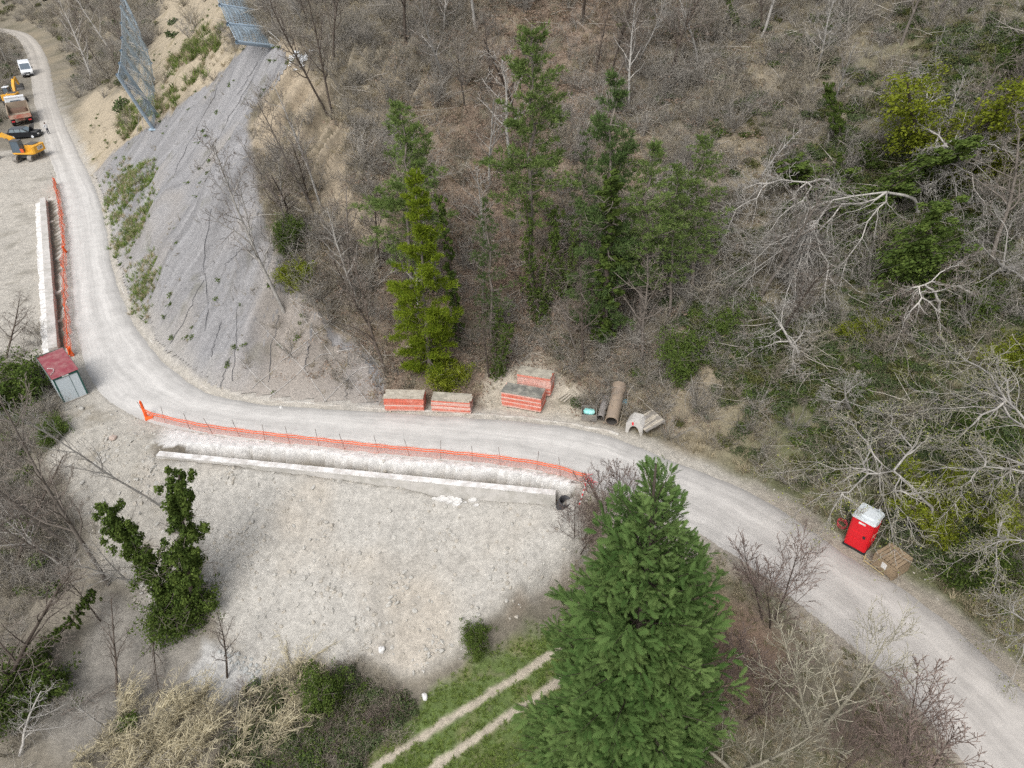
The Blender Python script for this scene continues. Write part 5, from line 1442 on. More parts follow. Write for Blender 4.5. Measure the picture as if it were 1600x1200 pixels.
# leaf litter and low twigs under the pines
lit = []
for i in range(3):
    g = np.random.default_rng(70 + i); C = np.stack([g.uniform(-.9, .9, 60), g.uniform(-.9, .9, 60), g.uniform(.02, .10, 60)], 1)
    nb = NB(); V, T, A_ = leaves(C, np.tile([0, 0, 1.], (60, 1)), .085, 71 + i); nb.add(V, T=T, a=A_); lit.append(nb.mesh('litter'))
pts = sample(9000, (-26, 30, 34, 80), lambda x, y: (gD(x, y) > 1.5) * bare(x, y) * np.exp(-((gS(x, y) - 20.5) / 3) ** 2), 17)
scatter('leaf_litter', 'brown fallen leaves on the slope under the pines', 'leaf litter', pts, lit, (.8, 1.4), 18, [L_LITTER], .1)
# evergreen ground ivy and bramble on the right-hand hillside
def bushm(seed, h, n, size, flat=.6):
    g = np.random.default_rng(seed); nb = NB()
    for k in range(5):
        a = g.uniform(0, 6.28); c0 = (math.cos(a) * .45 * h, math.sin(a) * .45 * h, h * g.uniform(.15, .45))
        C, nn = shell(g, n // 5, c0, (h * .6, h * .6, h * flat * .6), .45)
        ok = C[:, 2] > -.05; V, T, A_ = leaves(C[ok], nn[ok] + [0, 0, .5], size, seed + k); nb.add(V, T=T, a=A_)
    return nb.mesh('bush')
bush_i = [bushm(80 + i, .9, 520, .085) for i in range(4)]
gzone = [wpoly(z_) for z_ in ([(1060, 470), (1130, 440), (1230, 500), (1350, 520), (1420, 560), (1330, 640), (1200, 640), (1080, 560)], [(1250, 230), (1480, 220), (1590, 330), (1590, 560), (1440, 540), (1300, 420)], [(1380, 690), (1590, 620), (1590, 900), (1500, 890), (1420, 830)],
                              [(1240, 640), (1420, 600), (1400, 720), (1300, 740)], [(1440, 60), (1600, 40), (1600, 250), (1450, 240)])]
def gw(x, y):
    return np.maximum.reduce([inpoly(z_, x, y, 1.0) for z_ in gzone])
pts = sample(40000, (0, 60, 14, 80), lambda x, y: (gD(x, y) > 2) * (gw(x, y) * (.3 + .7 * clump(x, y, 57, -.3, .3)) + .4 * sstep(24, 27, gS(x, y)) * clump(x, y, 58, -.1, .4) + .10 * sstep(21.5, 24, gS(x, y)) * clump(x, y, 59, -.1, .3)), 19)
scatter('ground_ivy', 'dark green ivy and bramble carpeting the right-hand hillside', 'ivy', pts, bush_i, (.35, .95), 20, [L_IVY, L_BRAM, L_IVYO, L_BRAM], .2)
pts = sample(2600, (-150, -30, 84, 240), lambda x, y: clear(x, y) * (np.abs(gD(x, y)) > 3) * bare(x, y) * (1 - gz_('terr', x, y)) * clump(x, y, 153, -.1, .4) * .7, 115)
scatter('far_undergrowth', 'dull green undergrowth beside the far end of the road', 'undergrowth', pts, [bushm(280 + i, .9, 320, .16) for i in range(3)], (.8, 1.8), 116, [L_IVYO, L_BRAM, L_IVYO], .2)
LW = wpoly([(-80, 62), (28, 78), (24, 128), (10, 170), (6, 215), (-4, 240), (-80, 245)])
pts = sample(3000, (-140, -40, 80, 170), lambda x, y: clear(x, y) * inpoly(LW, x, y, .6), 117)
scatter('verge_brush', 'dark leafless brush on the verge behind the excavators', 'brush', pts, [brush(290 + i, 2.4, 26, rad=.02) for i in range(3)] + [bushm(295, .9, 300, .16)], (.6, 1.3), 118, [L_TWIG, L_TWIGG, BARK_D, L_BRAM], .2)
# ---- green tufts on the netting and beside the barrier
NG = [wpoly(z_) for z_ in ([(165, 275), (190, 250), (240, 262), (235, 330), (205, 395), (180, 400), (172, 340)], [(205, 420), (240, 395), (250, 430), (232, 495), (210, 490)])]
gt = [tuft(90 + i, 26, .45, .014, .6) for i in range(3)]
pts = sample(26000, (-52, -20, 44, 95), lambda x, y: np.maximum.reduce([inpoly(z_, x, y, .8) for z_ in NG]) * (.15 + .85 * clump(x, y, 61, -.1, .3)), 21)
scatter('netting_grass', 'green grass growing through the netting above the straight', 'grass', pts, gt, (.7, 1.5), 22, [L_GRASS, L_GRASS, L_DRY], .2)
NG2 = [wpoly(z_) for z_ in ([(195, 165), (262, 150), (310, 110), (320, 125), (250, 180), (205, 212), (186, 212)], [(262, 95), (345, 40), (345, 75), (270, 120)])]
pts = sample(22000, (-62, -20, 70, 130), lambda x, y: np.maximum.reduce([inpoly(z_, x, y, 1.) for z_ in NG2]) * (.1 + .9 * clump(x, y, 62, -.1, .3)), 23)
scatter('slope_grass', 'green grass around the feet of the tall barrier posts', 'grass', pts, [tuft(95 + i, 26, .7, .02, .6) for i in range(3)], (.7, 1.6), 24, [L_GRASS, L_IVY, L_DRY], .2)
# sparse weeds on netting, beige slope, sand
pts = sample(9000, (-60, -5, 36, 120), lambda x, y: np.maximum.reduce([gz_('net', x, y) * .55 * clump(x, y, 63, .0, .4), gz_('beige', x, y) * .3 * clump(x, y, 64, .0, .4), gz_('trail', x, y) * .25 * clump(x, y, 65, 0, .4)]), 25)
scatter('weeds', 'sparse small weeds dotted over the netted and bare slopes', 'weeds', pts, [tuft(120, 16, .3, .014, .8), brush(121, .5, 10, rad=.01), bushm(122, .35, 60, .08)], (.6, 1.3), 26, [L_DRY, L_TWIG, L_IVY], .2)
# ---- grassy track
pts = sample(30000, (-16, 10, 8, 26), lambda x, y: gz_('grass', x, y) * (rut[gcol(x, y)] < .25) * (.35 + .65 * clump(x, y, 66, -.2, .3)), 27)
scatter('track_grass', 'short green grass beside and between the wheel ruts of the track', 'grass', pts, [tuft(130 + i, 24, .16, .008, .8) for i in range(3)], (.6, 1.5), 28, [L_GRASS], .2)
# ---- bank between road and cypress, lower right slope
pts = sample(26000, (-2, 26, 4, 33), lambda x, y: (gD(x, y) < -.5) * (gS(x, y) > 24.2) * (1 - gz_('grass', x, y)) * (.3 + .7 * clump(x, y, 67, -.3, .3)), 29)
scatter('bank_grass', 'short brown and green grass on the bank below the road', 'grass', pts, [tuft(140 + i, 20, .2, .008, .9) for i in range(4)], (.6, 1.4), 30, [L_DRY, L_DRY, leafmat('dull_green_grass', (.10, .12, .045), (.17, .18, .08)), L_DRY], .2)
# ---- ravine on the left: brush, ivy, reeds, brambles
RB = wpoly([(-40, 560), (60, 590), (95, 650), (60, 720), (120, 860), (60, 960), (-40, 1000)])
pts = sample(9000, (-62, -14, 14, 52), lambda x, y: (gD(x, y) < -2) * np.maximum(inpoly(RB, x, y, 1.) * .9, .12 * (1 - gz_('fill', x, y)) * (1 - gz_('soil', x, y)) * (1 - gz_('flat', x, y)) * (1 - .8 * gz_('rav', x, y)) * (gS(x, y) < 20)) * (.4 + .6 * clump(x, y, 68, -.2, .3)), 31)
scatter('ravine_brush', 'tangled leafless brush filling the gully left of the soil slope', 'brush', pts, brushes + brush_g + bush_i[:1], (.6, 1.4), 32, [L_TWIG] * 9 + [L_IVY], .3)
BRZ = wpoly([(380, 1085), (480, 1052), (540, 1050), (620, 1080), (650, 1110), (560, 1205), (400, 1260), (330, 1240), (370, 1130)])
pts = sample(5200, (-22, 2, 8, 24), lambda x, y: inpoly(BRZ, x, y, .5) * (.3 + .7 * clump(x, y, 69, -.3, .2)), 33)
scatter('brambles', 'low green and brown bramble patch between reeds and grassy track', 'brambles', pts, [bushm(150 + i, .55, 260, .07) for i in range(3)] + [brush(160 + i, .8, 26, spread=.9, rad=.009) for i in range(3)], (.6, 1.2), 34, [L_BRAM, L_IVY, L_BRAM, L_TWIG, BARK_R, L_TWIG], .25)
def reedm(seed, n, h):
    r = random.Random(seed); nb = NB()
    for k in range(n):
        a = r.uniform(0, 6.28); p = np.array([math.cos(a) * .3 * r.random(), math.sin(a) * .3 * r.random(), -.1]); d = unit(np.array([r.gauss(.7, .3), r.gauss(.6, .3), 1]))
        L = h * r.uniform(.6, 1.05); P_ = [p]
        for i in range(5): d = unit(d + np.array([.06 * d[0] + r.gauss(0, .07), .06 * d[1] + r.gauss(0, .07), -.10])); P_.append(P_[-1] + d * L / 5)
        tn = r.random(); V, F = tube_np(np.array(P_), np.linspace(.016, .007, 6), 3); nb.add(V, F, a=tn)
        C = np.array([P_[i] * (1 - f) + P_[i + 1] * f for i in range(1, 5) for f in (.1, .5, .9)])
        Dd = np.array([unit(np.array([r.gauss(0, 1), r.gauss(0, 1), -.3]) + d * .8) for _ in C])
        V, T, A_ = tufts(C, Dd, 2, .42, .014, seed + k, .45); nb.add(V, T=T, a=A_)
    return nb.mesh('reeds')
RDZ = wpoly([(120, 1180), (200, 1110), (300, 1085), (400, 1075), (480, 1050), (500, 1100), (440, 1160), (380, 1230), (200, 1290), (90, 1270)])
pts = sample(1700, (-32, -4, 8, 26), lambda x, y: inpoly(RDZ, x, y, .4) * (.35 + .65 * clump(x, y, 70, -.3, .2)), 35)
scatter('reed_bed', 'pale dry reeds leaning together at the foot of the gully', 'reeds', pts, [reedm(170 + i, 7, 2.7) for i in range(4)], (.6, 1.2), 36, [L_REED], .2, align=0.0)
# ---------------------------------------------------------------- tree kinds (built once, then placed)
KIND = {}
def kind(name, h, parts):
    """parts: list of (part name, mesh, material, [sub-parts])"""
    for p in parts:
        if not p[1].materials: p[1].materials.append(p[2])
    KIND[name] = (h, parts)
def place(kname, name, base_px, top_px, label, cat='tree', group=None, wide=1.0, spin=None, sink=.1):
    """base on the ground under one pixel, top on the ray of another pixel, closest to upright"""
    h, parts = KIND[kname]
    b = hit(*base_px)
    v = ray(*top_px); o = np.array([0, 0, CAM_H])
    # point of the top ray nearest the vertical through the base
    A_ = np.array([[1, -v[2]], [-v[2], 1]]); w0 = np.array([(o - b) @ np.array([0, 0, 1]), -(o - b) @ v])
    s_, t_ = np.linalg.solve(A_, w0)
    top = o + v * t_
    return put(kname, name, b, top - b, label, cat, group, wide, spin, sink)
def put(kname, name, b, d, label, cat='tree', group=None, wide=1.0, spin=None, sink=.1):
    h, parts = KIND[kname]
    L = float(np.linalg.norm(d)); sc = L / h
    root = bpy.data.objects.new(name, None); COL.objects.link(root); root.empty_display_size = .3
    M = Matrix.Translation(Vector(b) - Vector((0, 0, sink))) @ Vector(d).to_track_quat('Z', 'Y').to_matrix().to_4x4() @ Matrix.Rotation(random.uniform(0, 6.28) if spin is None else spin, 4, 'Z') @ Matrix.Diagonal((sc * wide, sc * wide, sc, 1))
    root.matrix_world = M
    tag(root, label, cat, group)
    for pn, me, mt in parts:
        c_ = bpy.data.objects.new(pn, me); COL.objects.link(c_); c_.parent = root
        if pn not in ('trunk', 'stems'): c_['kind'] = 'stuff'
    return root, L
CFG_SLIM = dict(seg=(9, 5, 4, 3), wig=(.06, .16, .22, .28), up=(.02, .06, .04, .02), kids=(17, 6, 4), start=(.28, .2, .2), ang=((30, 60), (30, 60), (30, 60)), len=((.22, .40), (.35, .6), (.35, .6)), rmin=.010, thick=1, taper=.55)
CFG_WIDE = dict(seg=(6, 7, 6, 5, 3), wig=(.10, .20, .26, .30, .3), up=(0, -.01, .01, .02, .0), kids=(7, 7, 6, 4), start=(.35, .2, .15, .15), ang=((45, 85), (30, 70), (30, 70), (30, 70)), len=((.75, 1.15), (.35, .6), (.35, .6), (.3, .6)), rmin=.011, thick=2, taper=.3)
CFG_FAN = dict(seg=(6, 5, 4, 3), wig=(.035, .06, .09, .13), up=(.04, .07, .05, .03), kids=(11, 7, 4), start=(.15, .15, .2), ang=((20, 42), (20, 42), (22, 45)), len=((.45, .68), (.4, .65), (.35, .6)), rmin=.007, thick=0, taper=.5)
for i in range(5):
    t = mk_tree(200 + i, 9, .12, CFG_SLIM, 3)
    kind('slim%d' % i, 9, [('trunk', t.trunk.mesh('trunk'), BARK_G if i % 2 else BARK_D), ('twigs', t.twigs.mesh('twigs'), BARK_G)])
    kind('pale%d' % i, 9, [('trunk', t.trunk.mesh('trunk'), BARK_W), ('twigs', t.twigs.mesh('twigs'), BARK_W if i % 2 else BARK_G)])
WTREE = []
for i in range(4):
    t = mk_tree(300 + i, 5.0, .26, CFG_WIDE, 4); WTREE.append(t)
    parts = [('trunk', t.trunk.mesh('trunk'), BARK_W), ('twigs', t.twigs.mesh('twigs'), BARK_W)]
    kind('wide%d' % i, 8, parts)
    g = np.random.default_rng(i); C = np.array([p for p, d in t.tips]); C = C[g.random(len(C)) < .8]
    C = np.concatenate([C + g.normal(0, .12, C.shape) for _ in range(2)])
    nb = NB(); V, T, A_ = leaves(C, np.tile([0, 0, 1.], (len(C), 1)), .075, 10 + i); nb.add(V, T=T, a=A_)
    kind('budding%d' % i, 8, [('trunk', t.trunk.mesh('trunk'), BARK_W), ('twigs', t.twigs.mesh('twigs'), BARK_L), ('buds', nb.mesh('buds'), L_BUD)])
for i in range(4):
    t = mk_tree(400 + i, 3.2, .034, CFG_FAN, 3, 3, .32)
    kind('fan%d' % i, 4.6, [('stems', t.trunk.mesh('stems'), BARK_D), ('twigs', t.twigs.mesh('twigs'), BARK_R)])
for i in range(3):
    t = mk_tree(440 + i, 4.2, .08, CFG_FAN, 3, 2, .5)
    kind('lichen%d' % i, 6, [('trunk', t.trunk.mesh('trunk'), BARK_L), ('twigs', t.twigs.mesh('twigs'), BARK_L)])
# pines
def pine(seed, h, rad, crown0, needles, dens, ragged=.25):
    r = random.Random(seed); tr = NB(); C = []; D = []
    n = 12; lean = [np.array([r.gauss(0, .02) * k, r.gauss(0, .02) * k, h * k / n]) for k in range(n + 1)]
    V, F = tube_np(np.array(lean), np.linspace(.17, .03, n + 1), 7); tr.add(V, F, a=.5)
    br = NB()
    z = h * crown0
    while z < h * .985:
        f = (z - h * crown0) / (h * (1 - crown0))
        prof_ = (.55 + .45 * min(1, f / .22)) * (1 - f) ** .62 + .06
        for k in range(r.choice((4, 5, 6))):
            a = r.uniform(0, 6.28); L = rad * prof_ * r.uniform(1 - ragged * 1.6, 1 + ragged)
            if r.random() < .10: continue
            el = -.12 + .75 * f + r.gauss(0, .12)
            k0 = z / h * n; i = min(int(k0), n - 1); p0 = lean[i] * (1 - k0 + i) + lean[i + 1] * (k0 - i)
            d = np.array([math.cos(a) * math.cos(el), math.sin(a) * math.cos(el), math.sin(el)])
            pts = [p0 + d * L * t + np.array([0, 0, .16 * L * t * t]) for t in (0, .35, .7, 1)]
            V, F = tube_np(np.array(pts), np.array([.035, .028, .02, .01]) * (1.2 - .7 * f), 3); br.add(V, F, a=.3)
            m_ = max(6, int(dens * L * 13))
            for j in range(m_):
                t = 1 - .72 * r.random() ** 1.4
                q = p0 + d * L * t + np.array([0, 0, .16 * L * t * t]); sw = .28 * L * (1.25 - t) + .1
                e = np.array([r.gauss(0, 1), r.gauss(0, 1), r.gauss(.0, .35)]) * sw * .6
                C.append(q + e); D.append(d * .6 + np.array([0, 0, .55]) + e * .3)
        z += h * .034 * r.uniform(.7, 1.3)
    C.append(lean[-1]); D.append(np.array([0, 0, 1.]))
    nd = NB(); V, T, A_ = tufts(np.array(C), np.array(D), 8, .30, .019, seed, .62, (.0, 1)); nd.add(V, T=T, a=A_)
    return tr, br, nd
for nm, seed, rad, c0, mt, dens, rg in (('pineA', 1, 2.6, .36, L_PINE, 1.35, .25), ('pineB', 2, 3.0, .30, L_PINE, 1.35, .3), ('pineY', 3, 2.3, .05, L_PINEY, 2.7, .2), ('pineD', 4, 2.1, .06, L_PINED, 1.5, .3), ('pineT', 5, 2.2, .30, L_PINE, 1.0, .35), ('pineS', 6, 1.9, .15, L_PINED, .5, .4)):
    tr, br, nd = pine(seed, 15, rad, c0, mt, dens, rg)
    kind(nm, 15, [('trunk', tr.mesh('trunk'), BARK_G), ('branches', br.mesh('branches'), BARK_G), ('needles', nd.mesh('needles'), mt)])
# ivy columns: a stem wrapped in ivy, with some bare twigs sticking out
def ivy_col(seed, h, r0, r1, n, mt, forks=1, size=.10, twigs=True, spread=.25):
    rr = random.Random(seed); g = np.random.default_rng(seed); iv = NB(); tr = NB(); tw2 = NB()
    for f in range(forks):
        a = 6.28 * f / forks + rr.random(); d = unit(np.array([math.cos(a) * spread * (forks > 1), math.sin(a) * spread * (forks > 1), 1]))
        pts = [np.array([0, 0, -.2])]
        for k in range(8): d = unit(d + np.array([rr.gauss(0, .07), rr.gauss(0, .07), 0])); pts.append(pts[-1] + d * h / 8 * (1 if f == 0 else rr.uniform(.8, 1)))
        V, F = tube_np(np.array(pts), np.linspace(.13, .04, 9), 6); tr.add(V, F, a=.5)
        nl_ = n // forks
        for k in range(170):
            t = rr.random(); i = min(int(t * 8), 7); q = pts[i] * (1 - (t * 8 - i)) + pts[i + 1] * (t * 8 - i)
            R_ = (r0 * (1 - t) + r1 * t) * rr.uniform(.65, 1.15)
            c0 = q + np.array([rr.gauss(0, .55), rr.gauss(0, .55), rr.gauss(0, .4)]) * R_
            C, nn = shell(g, nl_ // 170, c0, (R_ * .36, R_ * .36, R_ * .42), .2)
            V, T, A_ = leaves(C, nn + [0, 0, .3], size, seed + k + 100 * f); iv.add(V, T=T, a=np.clip(A_ * .6 + rr.uniform(0, .4), 0, 1))
        if twigs:
            for k in range(26):
                t = rr.uniform(.15, 1); i = min(int(t * 8), 7); q = pts[i]
                a = rr.uniform(0, 6.28); e = unit(np.array([math.cos(a), math.sin(a), rr.uniform(-.1, .8)]))
                L = rr.uniform(.8, 2.2); pp = [q]
                for j in range(4): e = unit(e + np.array([rr.gauss(0, .2), rr.gauss(0, .2), rr.gauss(0, .2)])); pp.append(pp[-1] + e * L / 4)
                V, F = tube_np(np.array(pp), np.array([.02, .016, .012, .009, .006]), 3); tw2.add(V, F, a=.6)
                for j in range(3):
                    q2 = pp[rr.choice((1, 2, 3))]; e2_ = unit(e + np.array([rr.gauss(0, .8), rr.gauss(0, .8), rr.gauss(0, .6)]))
                    V, F = tube_np(np.array([q2, q2 + e2_ * L * .15, q2 + e2_ * L * .3]), np.array([.01, .008, .005]), 3); tw2.add(V, F, a=.8)
    ps = [('trunk', tr.mesh('trunk'), BARK_D), ('ivy', iv.mesh('ivy'), mt)]
    if twigs: ps.append(('twigs', tw2.mesh('twigs'), BARK_G))
    return ps
kind('ivyA', 8, ivy_col(1, 8, .95, .6, 14000, L_IVY, 1)); kind('ivyB', 8, ivy_col(2, 8, 1.15, .5, 18000, L_IVY, 2)); kind('ivyY', 8, ivy_col(3, 8, 1.3, 1.0, 17000, L_IVYY, 3, spread=.45))
kind('ivyThin', 10, ivy_col(4, 10, .38, .3, 7500, L_IVY, 1, .095)); kind('ivyScruff', 10, ivy_col(5, 10, .8, .5, 6500, L_IVY, 2, .095, spread=.12)); kind('ivyBush', 3, ivy_col(6, 3, 1.3, 1.0, 15000, L_IVY, 3, .09, spread=.6))
kind('ivyYBush', 3, ivy_col(7, 3, 1.4, 1.0, 15000, L_IVYY, 3, .09, spread=.6))
kind('moss', 9, [(n_, m_, BARK_L) if n_ != 'buds' else (n_, m_, L_IVYY) for n_, m_, _ in [('trunk', KIND['lichen0'][1][0][1].copy(), 0), ('twigs', KIND['lichen0'][1][1][1].copy(), 0)]])

# ---------------------------------------------------------------- the big cypress
def cypress(seed, h):
    r = random.Random(seed); g = np.random.default_rng(seed)
    # frond template: flat spray along +x with jagged side sprigs
    fv = []; ft = []; fa = []
    def tri(a, b, c_, ta): k = len(fv); fv.extend([a, b, c_]); ft.append((k, k + 1, k + 2)); fa.extend(ta)
    for i in range(6):
        x = .04 + .155 * i; ln = .42 * math.sin(math.pi * min(1, (i + 1.5) / 7.2)) ** .8
        for sg_ in (-1, 1):
            a = R(44 - 2.5 * i) * sg_; dx, dy = math.cos(a), math.sin(a); b0 = np.array([x + .06 * (sg_ > 0), 0, 0]); tip = b0 + np.array([dx * ln, dy * ln, -.05 * ln / .4 + r.gauss(0, .04)])
            nx_ = np.array([-dy, dx, 0]) * .055
            tri(b0 - nx_, b0 + nx_, tip, (.2, .3, .95))
            m0 = b0 + (tip - b0) * .4; e = np.array([math.cos(a - sg_ * .75), math.sin(a - sg_ * .75), -.1]); tri(m0 - nx_ * .7, m0 + nx_ * .7, m0 + e * ln * .5, (.4, .4, 1.))
    tri(np.array([0, -.03, 0]), np.array([0, .03, 0]), np.array([1.15, 0, -.04]), (.2, .2, .95))
    fv = np.array(fv); ft = np.array(ft); fa = np.array(fa)
    fv[:, 2] += -.20 * fv[:, 0] ** 2 + .12 * np.abs(fv[:, 1]) * 0 - .25 * fv[:, 1] ** 2
    NFT = len(fv)
    pos = []; dirs = []; ups = []; scs = []; tin = []
    tr = NB(); br = NB()
    V, F = tube_np(np.array([[.05 * math.sin(k), .04 * math.cos(k * 1.3), h * k / 12] for k in range(13)]), np.linspace(.30, .03, 13), 9); tr.add(V, F, a=.4)
    nb_ = 330; ga = 2.39996
    for k in range(nb_):
        f = ((k + .5) / nb_); f = 1 - (1 - f) ** .66            # more branches low down
        zz = h * (.03 + .955 * f); u = zz / h
        rad = 4.25 * (min(1, .74 + 1.3 * u) if u < .2 else 1.0) * (max(0, 1 - ((u - .2) / .8) if u > .2 else 1)) ** .64 + .06
        a = k * ga + r.uniform(-.35, .35)
        rad *= (1 + .13 * math.sin(3 * a + 7 * u) + .09 * math.sin(5 * a - 11 * u)) * r.uniform(.62, 1.16)
        el = .16 + .85 * u ** 1.3 + r.gauss(0, .12)
        d = np.array([math.cos(a) * math.cos(el), math.sin(a) * math.cos(el), math.sin(el)])
        rad_l = rad / max(.35, math.cos(el))
        lat_ = np.array([-math.sin(a), math.cos(a), 0])
        p0 = np.array([0, 0, max(.05, zz - math.tan(el) * rad * .55)])
        pts = [p0 + d * rad_l * t - np.array([0, 0, .10 * rad_l * t * t]) for t in (0, .4, .75, .97)]
        V, F = tube_np(np.array(pts), np.array([.05, .035, .02, .008]) * (1.1 - .7 * u), 3); br.add(V, F, a=.3)
        tb = r.uniform(.0, .85)
        # plumes: side shoots along the outer part of the branch, each carrying a spray cluster
        npl = 3 + int(1.7 * rad)
        for j in range(npl):
            t = 1 - .66 * (j / npl) ** .85; sd = (-1) ** j
            spn = (.10 + .34 * rad_l * (1.05 - t)) * r.uniform(.5, 1.1) if j else 0
            q = p0 + d * rad_l * t * .92 - np.array([0, 0, .10 * rad_l * t * t]) + lat_ * sd * spn + np.array([0, 0, r.gauss(0, .10)])
            ax = unit(d + lat_ * sd * (.55 * r.random() + .15) * (j > 0) + np.array([0, 0, r.uniform(-.25, .25)]))
            tj = tb + r.uniform(-.25, .25)
            ps_ = r.uniform(.75, 1.25) * (.62 + .38 * min(1, rad / 2.2))
            e1_ = unit(np.cross(ax, [0, 0, 1.])); e2_ = np.cross(e1_, ax)
            for m_ in range(13):
                s1 = r.gauss(0, .17) * ps_; s2 = r.gauss(0, .09) * ps_; bk_ = -r.random() * .45 * ps_
                dd = unit(ax + e1_ * (s1 / ps_) * 3.2 + e2_ * (r.gauss(.1, .35)))
                pos.append(q + e1_ * s1 + e2_ * s2 + ax * bk_); dirs.append(dd)
                ups.append(unit(np.array([r.gauss(0, .45), r.gauss(0, .45), .9]) + d * .5)); scs.append(r.uniform(.24, .46) * ps_); tin.append(tj + r.uniform(-.15, .15))
    pos = np.array(pos); X = np.array(dirs); U = np.array(ups); scs = np.array(scs)
    Y = np.cross(U, X); Y /= np.linalg.norm(Y, axis=1)[:, None]; Zz = np.cross(X, Y)
    V = pos[:, None, :] + scs[:, None, None] * (fv[None, :, 0:1] * X[:, None, :] + fv[None, :, 1:2] * Y[:, None, :] + fv[None, :, 2:3] * Zz[:, None, :])
    T = (np.arange(len(pos))[:, None, None] * NFT + ft[None]).reshape(-1, 3)
    A_ = np.clip(np.array(tin)[:, None] * .6 + fa[None, :] * .45 - .08, 0, 1).ravel()
    fo = NB(); fo.add(V.reshape(-1, 3), T=T, a=A_)
    return tr, br, fo
tr, br, fo = cypress(5, 17.0)
kind('cypress', 17.0, [('trunk', tr.mesh('trunk'), BARK_D), ('branches', br.mesh('branches'), BARK_D), ('foliage', fo.mesh('foliage'), L_CYP)])
_, Lc = place('cypress', 'cypress_tree', (972, 1235), (1028, 722), 'large dense green cypress tree rising beside the grassy track', 'tree', wide=.86, spin=.4)
print('cypress height', Lc, 'foliage tris', len(fo.T[0]))

# ---------------------------------------------------------------- pines and ivy trees on the slope behind the road
for kn, nm, b_, t_, lab, wd in (
        ('pineA', 'pine_tree', (832, 470), (825, 36), 'tall green pine with pale bare lower trunk on the wooded slope', 1.0),
        ('pineB', 'pine_tree', (643, 480), (632, 160), 'spreading pine standing behind the yellow green conifer', 1.05),
        ('pineY', 'pine_tree', (672, 592), (650, 262), 'bright yellow green conifer behind the red board stacks', 1.0),
        ('pineD', 'pine_tree', (945, 540), (957, 110), 'dark narrow pine wrapped in ivy above the brown pipe', .95),
        ('pineT', 'pine_tree', (997, 528), (1020, 215), 'thin pine with bare trunk beside the dark ivy-clad pine', 1.1),
        ('pineT', 'pine_tree', (1078, 470), (1100, 205), 'loose pale green pine left of the tangled dead branches', 1.2),
        ('pineS', 'pine_tree', (768, 540), (762, 300), 'scruffy sparse pine between the yellow green conifer and fallen trunk', 1.0),
        ('ivyScruff', 'ivy_clad_tree', (845, 505), (842, 300), 'scruffy ivy-grown tree below the tall pale-trunked pine', 1.0),
        ('ivyThin', 'ivy_clad_tree', (716, 530), (712, 300), 'thin straight trunk sleeved in ivy right of the yellow green conifer', 1.0),
        ('ivyThin', 'ivy_clad_tree', (946, 538), (952, 240), 'thick ivy column growing up the dark narrow pine', 1.5),
        ('ivyBush', 'ivy_bush', (1070, 580), (1064, 520), 'rounded green ivy bush at the foot of the loose pale pine', .9),
        ('ivyYBush', 'evergreen_bush', (700, 600), (700, 560), 'low yellow green bush at the foot of the yellow green conifer', 1.0),
        ('ivyScruff', 'ivy_clad_tree', (775, 590), (770, 480), 'short ivy-grown stump tree above the red stacks', 1.3),
        ('ivyBush', 'ivy_bush', (455, 385), (445, 335), 'green ivy-covered shrub at the right edge of the netting', .8),
        ('ivyYBush', 'ivy_bush', (470, 440), (455, 400), 'olive green ivy mound beside the edge of the netting', .9),
        ('ivyY', 'ivy_clad_tree', (1490, 270), (1478, 82), 'bright yellow green ivy crown at the top of the right-hand hillside', 1.6),
        ('ivyA', 'ivy_clad_tree', (1320, 235), (1290, 128), 'narrow ivy column left of the bright ivy crown', .9),
        ('ivyB', 'ivy_clad_tree', (1350, 330), (1330, 215), 'broad dark ivy mound behind the tangled dead branches', 2.8),
        ('ivyB', 'ivy_clad_tree', (1425, 440), (1400, 290), 'dark ivy-clad trunk below the bright ivy crown', 2.1),
        ('ivyY', 'ivy_clad_tree', (1565, 265), (1555, 150), 'yellow green ivy growth beside the bright ivy crown', 1.7),
        ('ivyY', 'ivy_clad_tree', (1485, 850), (1445, 715), 'leaning ivy-covered trunk beside the wooden crate', .85),
        ('ivyY', 'ivy_clad_tree', (1580, 860), (1530, 770), 'broad yellow green ivy mass right of the wooden crate', 1.1),
        ('ivyBush', 'ivy_bush', (1500, 690), (1490, 640), 'low green ivy bush among the budding branches', 1.2),
        ('ivyA', 'ivy_clad_tree', (1160, 55), (1135, -10), 'mossy yellow green tree high on the brushy hillside', .8)):
    place(kn, nm, b_, t_, lab, 'tree' if 'bush' not in nm else 'bush', wide=wd)

# ---------------------------------------------------------------- spreading pale trees on the right
def lean_tree(kn, b_, hub_px, L, lab, wd=1.0, spin=0, grp=None, nm='bare_tree', lift=None):
    """leans so that its crown reaches the pixel hub at the given height above its foot"""
    b = hit(*b_); v = ray(*hub_px); o = np.array([0, 0, CAM_H])
    tB = (b - o) @ v; dm = np.linalg.norm(o + v * tB - b); L = max(L, dm * 1.02)
    top = o + v * (tB - math.sqrt(max(0, L * L - dm * dm)))
    return put(kn, nm, b, top - b, lab, 'tree', grp, wd, spin)
CFG_SPR = dict(seg=(6, 6, 6, 5, 3), wig=(.10, .16, .24, .28, .3), up=(0, -.01, .0, .01, .0), kids=(7, 9, 5, 3), start=(.35, .12, .15, .15), ang=((45, 85), (25, 60), (30, 65), (30, 70)), len=((.75, 1.15), (.30, .55), (.35, .6), (.35, .6)), rmin=.010, thick=2, taper=.3)
